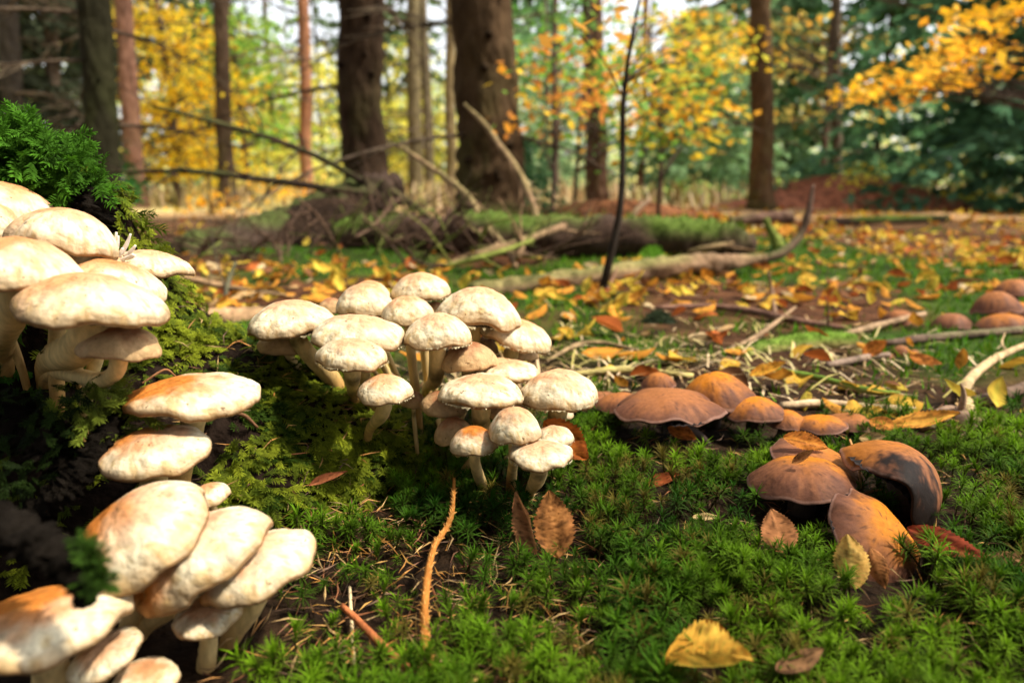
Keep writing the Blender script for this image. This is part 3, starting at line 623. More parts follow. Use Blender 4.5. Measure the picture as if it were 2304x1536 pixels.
for a in [
 dict(label='brown mushroom with a broad cap in the far clump beside the dark branch', u=2240, v=680, w=100, h=50, d=1.02, o=.2, base=(2240, 735, 1.03)),
 dict(label='highest cap of the far brown clump by the picture edge', u=2280, v=648, w=95, h=40, d=1.08, o=.3, base=(2285, 730, 1.08)),
 dict(label='orange rimmed brown cap lowest in the far clump', u=2256, v=724, w=112, h=38, d=.98, o=.5, base=(2262, 755, .99)),
 dict(label='brown cap between the highest and lowest of the far clump', u=2292, v=696, w=80, h=34, d=1.03, o=.6, base=(2292, 740, 1.03)),
 dict(label='lone purplish brown cap lying open in the leaf litter', u=2025, v=716, w=80, h=38, d=1.05, o=.2, tilt=-8, base=(2025, 736, 1.05)),
 dict(label='rosy button in the small far group, the tallest of them', u=2026, v=792, w=52, h=32, d=.84, o=.05, base=(2026, 825, .84)),
 dict(label='rosy button in the small far group with an orange leaf against it', u=2056, v=802, w=50, h=34, d=.83, o=.1, base=(2056, 828, .83)),
 dict(label='rosy button in the small far group beside the thin bent twig', u=1994, v=806, w=46, h=30, d=.83, o=.05, base=(1994, 826, .83)),
 dict(label='dark round cap beside the far brown clump, half in moss', u=2140, v=722, w=84, h=36, d=1.0, o=.0, base=(2140, 740, 1.0))]:
    mushroom(group=GF, cluster='free', kind='brown', **a)

# pale finger fungus
b = P(262, 588, .39); ff = empty('finger_fungus', b, 'clump of pale grey finger shaped fungus between the caps on the stump', 'fungus')
for (u, v, du, dv) in [(256, 570, 6, -48), (262, 566, 4, -36), (272, 572, 22, -46), (266, 578, 10, -20), (280, 578, 25, -26), (284, 582, 20, -8), (270, 586, 30, -14), (252, 566, -2, -30)]:
    p0 = P(u, v, .388); p1 = P(u + du * .6, v + dv * .5, .387); p2 = P(u + du, v + dv, .386)
    V, F, C, _, _ = tube([p0, p1, p2], [.0011, .00115, .0006], 8, (.62, .56, .50), .1, u, 4); put('finger', make_mesh('finger', V - b, F, C), M_STEM, ff)

# ------------------------------------------------------------------ leaves
def leaf_arrays(L, W, n, m, fold=.3, curl=.5, cross=0., pleat=0., serr=.07, seed=0, col=(.6, .3, .05), col2=None, nv=10, twist=0.):
    r = np.random.default_rng(seed); s = np.linspace(0, 1, n); t = np.linspace(-1, 1, m)
    hw = W / 2 * (np.sin(np.pi * s ** .85) ** .8 + .02) * (1 - .25 * s); S, T = np.meshgrid(s, t, indexing='ij')
    w = hw[:, None] * (1 + (np.abs(T) > .98) * serr * (np.arange(n)[:, None] % 2 * 2 - 1) * (.3 + 1.4 * r.random((n, 1))) * (n > 10))
    a = np.abs(T); x = S * L - .0 * a; cr = cross * T
    if abs(cross) > .01: yy = w * np.sin(cr) / cross; zz = w * (1 - np.cos(cr)) / cross
    else: yy = w * T; zz = 0 * w
    x = x + .25 * w * a * .6; z = zz + np.abs(yy) * math.tan(fold) * .8 + pleat * W * np.sin(2 * np.pi * nv * (S - .28 * a * W / L)) * np.clip(a * 3, 0, 1) * (1 - .4 * a) * np.sin(np.pi * np.clip(S, .04, .98))
    z = z + .05 * W * (2 * vn(S * 4 + seed, T * 2 + seed) - 1)
    if twist: c_, s_ = np.cos(twist * (S - .5)), np.sin(twist * (S - .5)); yy, z = yy * c_ - z * s_, yy * s_ + z * c_
    if abs(curl) > .01:
        rad = L / curl; th = x / rad; x, z = (rad - z) * np.sin(th), rad - (rad - z) * np.cos(th)
    V = np.stack([x - L * .5 * (1 if abs(curl) < .01 else math.sin(curl) / curl), yy, z], -1).reshape(-1, 3)
    q = np.arange((n - 1) * (m - 1)); q = q // (m - 1) * m + q % (m - 1); F = np.stack([q, q + 1, q + m + 1, q + m], -1)
    col = np.array(col); col2 = np.array(col2 if col2 is not None else col * .6)
    k = np.clip(1.2 * fbm(S * 5 + seed, T * 3 + seed, 3) - .25 + .25 * a, 0, 1)[..., None]; C = col * (1 - k) + col2 * k
    C = C * (1 - .6 * sstep(.62, .70, fbm(S * 9 + seed, T * 5 + seed, 2)))[..., None]; vein = (a < .07)[..., None] * .35 + (.25 * (np.cos(2 * np.pi * nv * (S - .28 * a * W / L)) > .8))[..., None] * (pleat > 0); C = C * (1 - vein) + np.minimum(col * 1.5, .8) * vein
    return V, F, C.reshape(-1, 3)
def hero_leaf(label, u, v, Lpx, Wpx, d, ang=0, face=40, roll=0, name='fallen_leaf', lift=.0, free=False, **k):
    if not free:                                   # its lower edge rests on the moss
        vb = v + .5 * max(Lpx * abs(math.sin(R_(ang))), .8 * Wpx * abs(math.cos(R_(ang)))); d = min(d, float((G(u, vb, .008) - CAM) @ FWD))
    c = P(u, v, d) + np.array([0, 0, lift]); ray = norm(c - CAM); su = norm(UP - ray * (UP @ ray)); sr = np.cross(ray, su)
    f = R_(face); n = -ray * math.cos(f) + su * math.sin(f); n = norm(n + sr * math.tan(R_(roll)))
    a = math.cos(R_(ang)) * sr + math.sin(R_(ang)) * su; a = norm(a - n * (a @ n)); y = np.cross(n, a)
    V, F, C = leaf_arrays(Lpx * d / FPX, Wpx * d / FPX, 33, 11, seed=int(u + v), **k)
    o = put(name, make_mesh(name, V @ rotm(a, y, n).T, F, C), M_LEAF, label=label, cat='leaf', group='single fallen leaves in the moss and on the mushrooms'); o.location = c; return o
OR, YE, BR, RD, TN = (.66, .27, .035), (.72, .44, .06), (.36, .16, .055), (.30, .06, .02), (.62, .43, .20)
for a in [
 dict(free=True, label='red orange toothed leaf stuck upright beside the pale clump', u=1272, v=985, Lpx=135, Wpx=84, d=.425, ang=-38, face=12, fold=.1, curl=-.7, cross=.5, col=(.50, .15, .025), col2=(.30, .07, .015), pleat=.015, nv=11),
 dict(label='ribbed brown leaf half standing up in the moss below the pale clump', u=1246, v=1180, Lpx=150, Wpx=100, d=.395, ang=98, face=15, fold=.15, curl=.25, pleat=.085, col=(.46, .20, .06), col2=(.24, .09, .03), nv=12),
 dict(label='folded brown leaf edge leaning against the ribbed brown leaf', u=1196, v=1178, Lpx=150, Wpx=62, d=.397, ang=122, face=20, roll=-45, fold=.9, curl=.5, pleat=.03, col=(.42, .2, .08), col2=(.22, .09, .04), nv=12),
 dict(label='golden yellow leaf curled up in the moss with its orange half folded over', u=1590, v=1510, Lpx=200, Wpx=165, d=.298, ang=-22, face=62, fold=.85, curl=.5, cross=0, pleat=.035, col=(.80, .50, .08), col2=(.64, .27, .03), nv=9, lift=.001),
 dict(label='orange leaf flap standing behind the curled golden yellow leaf', u=1618, v=1440, Lpx=110, Wpx=60, d=.303, ang=-48, face=10, fold=.4, curl=-.4, col=(.62, .26, .03), col2=(.5, .15, .02)),
 dict(label='ochre leaf rolled into a cone leaning on the fallen brown cap', u=1916, v=1264, Lpx=118, Wpx=100, d=.368, ang=98, face=8, fold=.1, curl=.4, cross=-1.1, pleat=.03, col=(.66, .42, .12), col2=(.5, .24, .05), nv=9),
 dict(label='narrow rust brown ribbed leaf curled beside the ochre cone leaf', u=1976, v=1272, Lpx=96, Wpx=56, d=.365, ang=-70, face=15, fold=.1, curl=-.9, cross=-.9, pleat=.05, col=(.42, .18, .06), col2=(.3, .11, .04), nv=11),
 dict(label='flat reddish tan leaf standing in moss in front of the parasol shaped cap', u=1752, v=1198, Lpx=112, Wpx=84, d=.398, ang=105, face=30, fold=.15, curl=.2, col=(.46, .20, .08), col2=(.34, .13, .05), pleat=.012),
 dict(label='dark red leaf under the blackened collapsed mushroom', u=2128, v=1228, Lpx=175, Wpx=78, d=.405, ang=-34, face=40, fold=.2, curl=.3, col=(.26, .05, .02), col2=(.15, .025, .012), pleat=.012),
 dict(label='ribbed tan leaf in dark moss beyond the dark red leaf', u=2262, v=1268, Lpx=110, Wpx=64, d=.375, ang=10, face=50, fold=.2, curl=.4, pleat=.05, col=(.38, .2, .09), col2=(.24, .11, .05)),
 dict(free=True, label='orange serrated leaf resting on the back of the mauve cap', u=1812, v=990, Lpx=100, Wpx=46, d=.448, ang=-6, face=20, fold=.2, curl=-.6, pleat=.04, col=(.58, .23, .035), col2=(.4, .13, .03)),
 dict(free=True, label='small curled brown leaf lying on top of the parasol shaped cap', u=1806, v=1030, Lpx=58, Wpx=26, d=.408, ang=35, face=20, fold=.4, curl=.6, cross=1.0, pleat=.06, col=(.40, .19, .07), col2=(.22, .09, .03)),
 dict(label='rust red scrap of leaf in the star moss between pale clump and brown row', u=1490, v=1086, Lpx=80, Wpx=40, d=.455, ang=22, face=45, fold=.5, curl=.5, col=(.38, .10, .03), col2=(.25, .06, .02)),
 dict(label='red orange leaf propped under the widest brown cap', u=1535, v=976, Lpx=72, Wpx=40, d=.51, ang=-30, face=25, fold=.5, curl=.3, col=(.56, .17, .03), col2=(.35, .1, .03)),
 dict(label='large orange leaf with an upturned edge behind the dark moss', u=2080, v=956, Lpx=140, Wpx=66, d=.58, ang=8, face=55, fold=.4, curl=.5, col=(.70, .36, .06), col2=(.55, .2, .03)),
 dict(label='orange leaf beside the flat mauve cap at the end of the row', u=1988, v=958, Lpx=70, Wpx=44, d=.57, ang=-40, face=40, fold=.3, curl=.4, col=(.55, .22, .04), col2=(.4, .14, .03)),
 dict(label='small buff scrap of leaf in the bright star moss', u=1588, v=1166, Lpx=62, Wpx=26, d=.425, ang=-8, face=45, fold=.3, curl=.4, col=(.62, .44, .22), col2=(.5, .32, .12)),
 dict(label='cupped yellow orange leaf by the green twig behind the brown row', u=1726, v=842, Lpx=85, Wpx=46, d=.73, ang=5, face=50, fold=.5, curl=.9, col=(.74, .40, .05), col2=(.62, .24, .03)),
 dict(free=True, label='glossy red brown scrap on the mossy root beneath the clump', u=738, v=1084, Lpx=92, Wpx=30, d=.392, ang=12, face=40, fold=.5, curl=.6, cross=.9, col=(.34, .12, .05), col2=(.22, .07, .03)),
 dict(label='dull brown leaf sunk in the moss past the golden yellow leaf', u=1800, v=1492, Lpx=130, Wpx=66, d=.293, ang=55, face=55, fold=.15, curl=.3, col=(.27, .14, .06), col2=(.16, .08, .04)),
 dict(label='tiny striped leaf roll upright in the dark green moss', u=2128, v=1416, Lpx=60, Wpx=24, d=.32, ang=80, face=15, fold=.3, curl=.5, cross=1.1, pleat=.06, col=(.55, .33, .12), col2=(.3, .14, .05)),
 dict(label='orange leaf leaning against the rosy buttons', u=2082, v=812, Lpx=70, Wpx=30, d=.82, ang=-25, face=30, fold=.3, curl=.3, col=(.55, .2, .04), col2=(.4, .12, .03)),
 dict(label='red orange leaf standing behind the rosy buttons', u=1968, v=785, Lpx=58, Wpx=40, d=.85, ang=30, face=25, fold=.3, curl=.5, col=(.6, .2, .03), col2=(.42, .13, .03)),
 dict(label='pale tan stump shaped leaf curl next to the flat mauve cap', u=1962, v=990, Lpx=60, Wpx=34, d=.525, ang=-10, face=35, fold=.4, curl=.8, col=(.55, .38, .18), col2=(.4, .22, .08))]:
    hero_leaf(**a)
# leaf litter: the 300 that show largest are things, the rest one mass
PAL = [((.70, .40, .05), 'yellow'), ((.66, .27, .035), 'orange'), ((.60, .44, .24), 'pale tan'), ((.20, .085, .035), 'brown'), ((.48, .13, .03), 'rust red'), ((.74, .52, .07), 'bright yellow'), ((.58, .36, .16), 'buff')]
def litter_points(N):
    d = .60 + 5.4 * rng.random(N) ** 1.3; u = rng.uniform(-300, 2800, N); p = np.array([at(a, b) for a, b in zip(u, d)]); u, v, d = pix(p)
    den = .12 + .88 * sstep(900, 1350, u); den = np.where(v < 690, den, .38 * den); den *= (.25 + .75 * sstep(.35, .6, fbm(p[:, 0] * 2.0, p[:, 1] * 2.0, 3))) * (1 - .55 * sstep(.44, .58, fbm(p[:, 0] * 2.3 + 11, p[:, 1] * 2.3, 4))); den = np.where((u < 1000) & (v < 690) & (v > 600), .55, np.where((u < 1000) & (v <= 600), .05, den))
    ok = rng.random(N) < den; return p[ok], d[ok]
pts, dd = litter_points(15500); uu = pix(pts)[0]; order = np.argsort(dd + 9 * ((uu < 20) | (uu > 2285) | ((uu < 560) & (dd < 1.05)))); pts, dd = pts[order], dd[order]   # those in view and nearest first
LM = []; SHAPE = []
MARKS = [(*at(u, d)[:2], t) for u, d, t in [(1500, 1.5, 'the pale slender log'), (1150, 1.32, 'the butt of the pale slender log'), (500, 1.05, 'the short log piece'), (1600, .72, 'the back row of brown mushrooms'), (2250, 1.0, 'the far brown mushroom clump'), (1350, 1.3, 'the foot of the dark sapling'), (2030, .83, 'the rosy buttons'),
         (1100, 1.9, 'the long rotten log'), (1950, .95, 'the lone purplish cap'), (1800, .85, 'the stubby mossy branch'), (1640, 1.1, 'the long thin dark stick'), (2180, .72, 'the kinked pale stick'), (1300, .85, 'the pale grass'), (1750, 1.75, 'the bent dark stick'), (800, .95, 'the back of the pale clump'), (2000, 1.4, 'the mossy patch beyond the lone cap'), (1466, 1.85, 'the round moss cushion')]]
for k in range(21):
    cu = random.uniform(-1.5, 1.6); SHAPE.append('curled' if cu > .7 else 'humped' if cu < -.7 else 'flattish')
    V, F, C = leaf_arrays(1.0, .62, 7, 5, fold=random.uniform(.05, .8), curl=cu, cross=random.uniform(-1.1, 1.1), seed=300 + k, col=PAL[k % 7][0], twist=random.uniform(-.8, .8)); LM.append((V, F, C, make_mesh('fallen_leaf', V, F, C)))
mbl = MB()
for i, (p, d) in enumerate(zip(pts, dd)):
    k = random.choices(range(7), [7, 8, 2, 4, 3, 6, 2])[0]; k += 7 * random.randrange(3); L = random.uniform(.020, .052) * (1.0 if d < 2.5 else 1.3)
    E = Matrix.Rotation(random.uniform(0, 6.28), 3, 'Z') @ Matrix.Rotation(random.gauss(0, .35), 3, 'X') @ Matrix.Rotation(random.gauss(0, .3), 3, 'Y')
    z = float(surf(p[0], p[1])) + .006 + .004 * random.random()
    if i < 300:
        lm = min(MARKS, key=lambda q: (q[0] - p[0]) ** 2 + (q[1] - p[1]) ** 2)[2]
        lab = SHAPE[k] + ' ' + PAL[k % 7][1] + (' small' if L < .04 else '') + ' fallen leaf nearest to ' + lm
        o = put('fallen_leaf', LM[k][3], M_LEAF, label=lab, cat='leaf', group='loose leaves of the litter')
        o.matrix_world = Matrix.Translation((p[0], p[1], z)) @ (E.to_4x4()) @ Matrix.Scale(L, 4)
    else: mbl.add(LM[k][0] * L @ np.array(E).T + [p[0], p[1], z], LM[k][1], LM[k][2])
put('leaf_litter', mbl.mesh('leaf_litter'), M_LEAF, label='distant carpet of orange and yellow fallen leaves', cat='leaves', kind='stuff')

# ------------------------------------------------------------------ twigs, branches, logs
def branch(name, pts, rad, label, cat, group=None, col=(.16, .09, .05), side=0, ns=7, rough=.15, moss=0., mat=None, slen=.1, sub=6, pitchr=.6):
    pts = np.array(pts); b = pts[0].copy(); mb = MB(); r = np.random.default_rng(int(abs(b[0]) * 1e4) + len(pts))
    V, F, C, pp, rr = tube(pts, rad, ns, col, rough, r.integers(90), sub)
    C = C * (.65 + .7 * vn(V[:, 0] * 60 + V[:, 2] * 40, V[:, 1] * 60))[:, None]
    if moss:
        c = np.repeat(pp, ns, 0); c = np.vstack([c, pp[0], pp[-1]]); nz = norm(V - c)[:, 2]
        t = (moss * sstep(-.1, .7, nz) * sstep(.35, .6, fbm(V[:, 0] * 9 + V[:, 1] * 5, V[:, 2] * 9, 3)))[:, None]; C = C * (1 - t) + np.array([.09, .17, .02]) * t
    mb.add(V, F, C)
    for k in range(side):
        i = r.integers(1, len(pp) - 1); t = norm(pp[i] - pp[i - 1]); dr = norm(t * .7 + r.normal(0, pitchr, 3)); L = slen * r.uniform(.4, 1.3)
        q = pp[i] + dr * L * .5 + r.normal(0, .08 * L, 3); e = pp[i] + dr * L + r.normal(0, .12 * L, 3)
        V, F, C, _, _ = tube([pp[i], q, e], [rr[i] * .45, rr[i] * .3, rr[i] * .1], 5, np.array(col) * r.uniform(.7, 1.3), 0, 0, 3); mb.add(V, F, C)
    o = put(name, mb.mesh(name, b), mat or M_WOOD, label=label, cat=cat, group=group); o.location = b; return o
def px(L, lift=0): return [P(*p) if len(p) == 3 else G(p[0], p[1], lift) for p in L]
# the orange spiny twig and other twigs in the foreground
pts = np.array([P(u, v, d) for u, v, d in [(1022, 1075, .405), (1019, 1140, .39), (1008, 1180, .372), (975, 1235, .35), (958, 1330, .324), (956, 1420, .299), (968, 1515, .275)]])
V, F, C, pp, rr = tube(pts, np.array([4, 5.5, 7.5, 7.5, 9, 9.5, 11]) * .33 / FPX, 9, (.36, .14, .03), .15, 4, 8); mbt = MB(); mbt.add(V, F, C)
for i in range(3, len(pp), 1):
    for k in range(4):
        a = norm(rng.normal(0, 1, 3)); t = norm(pp[min(i + 1, len(pp) - 1)] - pp[i - 1]); a = norm(a - t * (a @ t)); s = np.cross(a, t); b = pp[i] + a * rr[i] * .8
        mbt.add([b - s * .0006, b + s * .0006, b + t * .0009, b + a * .0019 - t * .0012], np.array([[0, 1, 3], [1, 2, 3], [2, 0, 3]]), (.46, .22, .06))
o = put('spruce_twig', mbt.mesh('spruce_twig', pts[0]), M_WOOD, label='bare orange spruce twig covered in little pegs lying towards the clump', cat='twig'); o.location = pts[0]
branch('twig', [P(770, 1362, .316), P(850, 1440, .295), P(945, 1532, .272)], [.0014, .0018, .0017], 'straight red brown twig crossing the needle litter', 'twig', col=(.34, .11, .04))
branch('twig', [P(787, 1320, .336), P(791, 1400, .315), P(796, 1495, .29)], [.0008, .001, .0008], 'pale bleached twig next to the straight red brown one', 'twig', col=(.55, .42, .24))
branch('twig', [P(2022, 1334, .345), P(2080, 1322, .349), P(2143, 1310, .352)], [.0012, .0012, .0008], 'short pale pegged twig on the dark green moss', 'twig', col=(.55, .42, .26), rough=.4)
branch('twig', [P(320, 862, .40), P(370, 832, .41), P(395, 846, .41)], [.0006, .0008, .0005], 'thin brown twig arched over the root above the orange sided cap', 'twig', col=(.2, .09, .04))
branch('twig', [P(505, 925, .40), P(550, 935, .40), P(580, 962, .40)], [.0009, .0012, .0008], 'dark brown twig caught in moss beside the orange sided cap', 'twig', col=(.16, .08, .04))
for (a, b_, lab) in [((1940, 1190), (1975, 1262), 'longest dead needle'), ((1955, 1215), (2000, 1275), 'curved dead needle'), ((1985, 1190), (1968, 1225), 'crossed dead needle'), ((2005, 1185), (1980, 1235), 'thin dead needle')]:
    branch('needle', [P(*a, .378), P((a[0] + b_[0]) / 2 + 4, (a[1] + b_[1]) / 2, .3765), P(*b_, .376)], [.0004, .0005, .0003], lab + ' lying on the fallen orange brown cap', 'needle', group='needles on the fallen cap', col=(.14, .06, .025), ns=5)
branch('twig', [P(1912, 988, .455), P(1930, 1040, .435), P(1938, 1100, .425)], [.0006, .0009, .0006], 'thin orange brown twig between the parasol cap and the collapsed mushroom', 'twig', col=(.36, .18, .07))
branch('twig', [P(1910, 1122, .41), P(1950, 1108, .415), P(1985, 1100, .42)], [.0006, .0009, .0006], 'short twig bridging the fallen cap and the collapsed mushroom', 'twig', col=(.28, .13, .05), side=3, slen=.012)
# middle distance sticks
GT = 'sticks lying in the leaf litter'
for lab, pp_, r, c, mo in [
 ('pale straight stick just behind the brown mushroom row', [(1758, 912), (1850, 908), (1950, 916), (2062, 922)], [.0035, .004, .004, .003], (.46, .33, .20), 0),
 ('kinked pale stick standing out of the litter near the picture edge', [(2192, 960), (2178, 905), (2176, 862), (2230, 812), (2306, 776)], [.004, .005, .0052, .005, .004], (.44, .31, .17), 0),
 ('thin green mossy stick pointing at the brown mushroom row', [(1748, 832), (1850, 853), (1960, 880), (2025, 884)], [.003, .0036, .0036, .002], (.26, .26, .06), 1.),
 ('long dark stick running out of the picture by the far brown clump', [(1990, 772), (2120, 758), (2310, 742)], [.005, .006, .006], (.12, .08, .06), .2),
 ('grey stick resting beside the rosy buttons', [(1860, 822), (1940, 806), (2000, 798)], [.004, .0045, .003], (.24, .17, .13), 0),
 ('bent brown stick lying in front of the kinked pale one', [(2080, 958), (2140, 930), (2200, 960), (2290, 985)], [.006, .008, .008, .006], (.28, .18, .12), 0),
 ('dark brown stick sticking out behind the kinked pale one', [(2190, 905), (2250, 890), (2310, 870)], [.006, .006, .006], (.13, .085, .06), 0),
 ('long thin dark stick across the litter below the pale log', [(1475, 692), (1600, 690), (1700, 702), (1790, 722), (1900, 738)], [.004, .006, .006, .006, .003], (.15, .08, .055), 0),
 ('thin stick standing upright in the litter', [(1745, 715), (1738, 660, 1.25), (1728, 610, 1.25)], [.003, .0035, .002], (.18, .11, .07), 0),
 ('thin rising stick crossing the long dark one', [(1660, 780), (1720, 745), (1790, 690, 1.1)], [.003, .004, .002], (.26, .17, .10), 0),
 ('stick slanting over a hump near the lone purplish cap', [(1880, 760), (1960, 736), (2080, 706)], [.004, .005, .004], (.30, .20, .12), 0),
 ('twig bent over the pale grass behind the clump', [(1230, 812), (1300, 775), (1360, 772), (1440, 790)], [.002, .003, .003, .002], (.22, .15, .08), .6),
 ('yellowish stick in the pale grass behind the clump', [(1260, 845), (1400, 832), (1560, 846)], [.003, .004, .003], (.40, .33, .12), .3),
 ('thin brown stick lying left of the clump near the log piece', [(390, 620, 1.3), (480, 640, 1.3), (560, 655, 1.3), (660, 668, 1.28)], [.006, .007, .006, .004], (.30, .19, .10), 0),
 ('slender twig leaning on the pale log', [(1390, 740), (1355, 690, 1.25), (1390, 600, 1.45)], [.004, .004, .002], (.2, .11, .07), 0)]:
    branch('stick', px(pp_, .006), r, lab, 'stick', GT, c, side=2 if len(pp_) > 3 else 0, moss=mo, slen=.05)
GB = 'fallen logs in the forest'
def log(pp_, r, label, col, moss, seed, rough=.14, cat='log'):
    pts = np.array(px(pp_)); b = pts[0].copy(); V, F, C, pp, rr = tube(pts, r, 18, col, rough, seed, 14)
    C = C * (.55 + .9 * fbm(V[:, 0] * 20 + V[:, 2] * 8, V[:, 1] * 20 + V[:, 2] * 30, 3))[:, None]; c = np.vstack([np.repeat(pp, 18, 0), pp[0], pp[-1]]); nz = norm(V - c)[:, 2]
    t = (moss * sstep(.0, .75, nz) * sstep(.36, .56, fbm(V[:, 0] * 4 + seed, V[:, 2] * 4 + V[:, 1] * 3, 3)))[:, None]; C = C * (1 - t) + np.array([.10, .19, .02]) * t
    root = empty('log', b, label, cat, GB); put('trunk', make_mesh('trunk', V - b, F, C), M_WOOD, root)
    if moss > .3:                                  # cushions of moss along the upper side
        i = np.where((nz > .45) & (rng.random(len(nz)) < moss * .8) & (t[:, 0] > .3 * moss))[0]; i = np.repeat(i, 9)
        if len(i):
            m = len(i); p = V[i] + rng.normal(0, rr.mean() * .25, (m, 3)); p[:, 2] = np.minimum(p[:, 2], V[i][:, 2] + .003); h = rr.mean() * rng.uniform(.08, .26, m); an = rng.uniform(0, 6.28, m)
            w = np.stack([np.cos(an), np.sin(an), 0 * an], -1) * (h * .22)[:, None]; tp = p + np.stack([rng.normal(0, .4, m) * h, rng.normal(0, .4, m) * h, h], -1)
            mbm = MB(); mbm.add(np.stack([p - w, p + w, tp], 1).reshape(-1, 3), np.arange(3 * m).reshape(-1, 3), np.repeat(np.array([.075, .13, .012]) * rng.uniform(.4, 1.4, (m, 1)), 3, 0))
            put('moss', mbm.mesh('moss', b, False), M_MOSS, root, kind='stuff')
    return root
log([(1060, 662, 1.30), (1200, 642, 1.36), (1400, 614, 1.47), (1560, 594, 1.56), (1640, 592, 1.6), (1720, 578, 1.66)], [.020, .021, .0235, .024, .02, .009], 'pale barked slender log slanting behind the clump', (.22, .135, .08), .35, 2, .2)
log([(760, 530, 2.2), (900, 528, 2.15), (1100, 532, 2.1), (1300, 536, 2.05), (1500, 542, 2.0), (1640, 552, 1.95), (1700, 562, 1.93)], [.055, .066, .068, .062, .066, .06, .03], 'long rotten log with a mossy back below the two thick trunks', (.06, .036, .026), .6, 5, .22)
log([(380, 728, 1.05), (470, 722, 1.06), (560, 716, 1.08), (640, 712, 1.1)], [.018, .019, .018, .015], 'short bark covered log piece behind the mossy root', (.36, .22, .12), .1, 7)
log([(1845, 505, 3.7), (1980, 500, 3.7), (2130, 496, 3.75)], [.03, .033, .03], 'dark log with mossy top before the red earth bank', (.05, .03, .022), .6, 9)
log([(400, 575, 2.1), (560, 545, 2.3), (700, 490, 2.5), (830, 440, 2.6), (900, 422, 2.65)], [.06, .07, .08, .075, .06], 'dark mossy fallen trunk rising to the brush heap by the trunk', (.05, .032, .024), .3, 13, .2)
log([(1640, 498, 3.2), (1720, 492, 3.2), (1782, 488, 3.2)], [.022, .03, .034], 'broken log stub with a dark end by the slim tree', (.12, .07, .05), .2, 17)
log([(1660, 806, .82), (1740, 785, .86), (1830, 772, .88), (1920, 770, .89)], [.010, .014, .015, .012], 'stubby green mossy branch among sticks behind the brown row', (.20, .17, .06), .9, 21, cat='branch')
# boulders of moss
def moss_hump(u, v, w, h, d, label, col):
    c = G(u, v, 0); r = w / 2 * d / FPX; hh = h * d / FPX; th = np.linspace(0, 2 * np.pi, 28, endpoint=False); a = np.linspace(0, 1, 9)
    A, T = np.meshgrid(a, th, indexing='ij'); rad = A * r * (1 + .2 * np.sin(3 * T + u)); z = hh * np.cos(A * np.pi / 2) * (1 + .3 * (vn(A * 4 + u, T * 2) - .5)) - .006
    V = np.stack([rad * np.cos(T), rad * np.sin(T) * .8, z], -1).reshape(-1, 3); i = np.arange(8)[:, None] * 28; j = np.arange(28); k = (j + 1) % 28
    F = np.stack([i + j, i + 28 + j, i + 28 + k, i + k], -1).reshape(-1, 4); root = empty('moss_cushion', c, label, 'moss', 'moss cushions in the litter')
    put('core', make_mesh('core', V, F, np.broadcast_to(np.array(col) * .5, V.shape)), M_MOSS, root)
    m = 900; ia = rng.integers(28, len(V), m); p = V[ia] + rng.normal(0, r * .06, (m, 3)); L = r * rng.uniform(.12, .3, m); dr = norm(V[ia] / np.array([r, r, hh]) + rng.normal(0, .35, (m, 3))); sd = norm(np.cross(dr, rng.normal(0, 1, (m, 3)))) * (L * .18)[:, None]
    mm = MB(); mm.add(np.stack([p - sd, p + sd, p + dr * L[:, None]], 1).reshape(-1, 3), np.arange(3 * m).reshape(-1, 3), np.repeat(np.array(col) * rng.uniform(.6, 1.4, (m, 1)), 3, 0)); put('shoots', mm.mesh('shoots', smooth=False), M_MOSS, root, kind='stuff')
moss_hump(1466, 588, 84, 32, 1.75, 'round light green moss cushion by the rotten log', (.16, .34, .03))
moss_hump(1480, 722, 84, 26, 1.03, 'dark stone like cushion with green edge below the long dark stick', (.05, .07, .035))
moss_hump(1680, 470, 80, 36, 4.0, 'moss cushion at the foot of the slim tree', (.14, .28, .03))
moss_hump(1560, 548, 130, 26, 2.2, 'dark green moss cushion on the end of the rotten log', (.06, .15, .02))

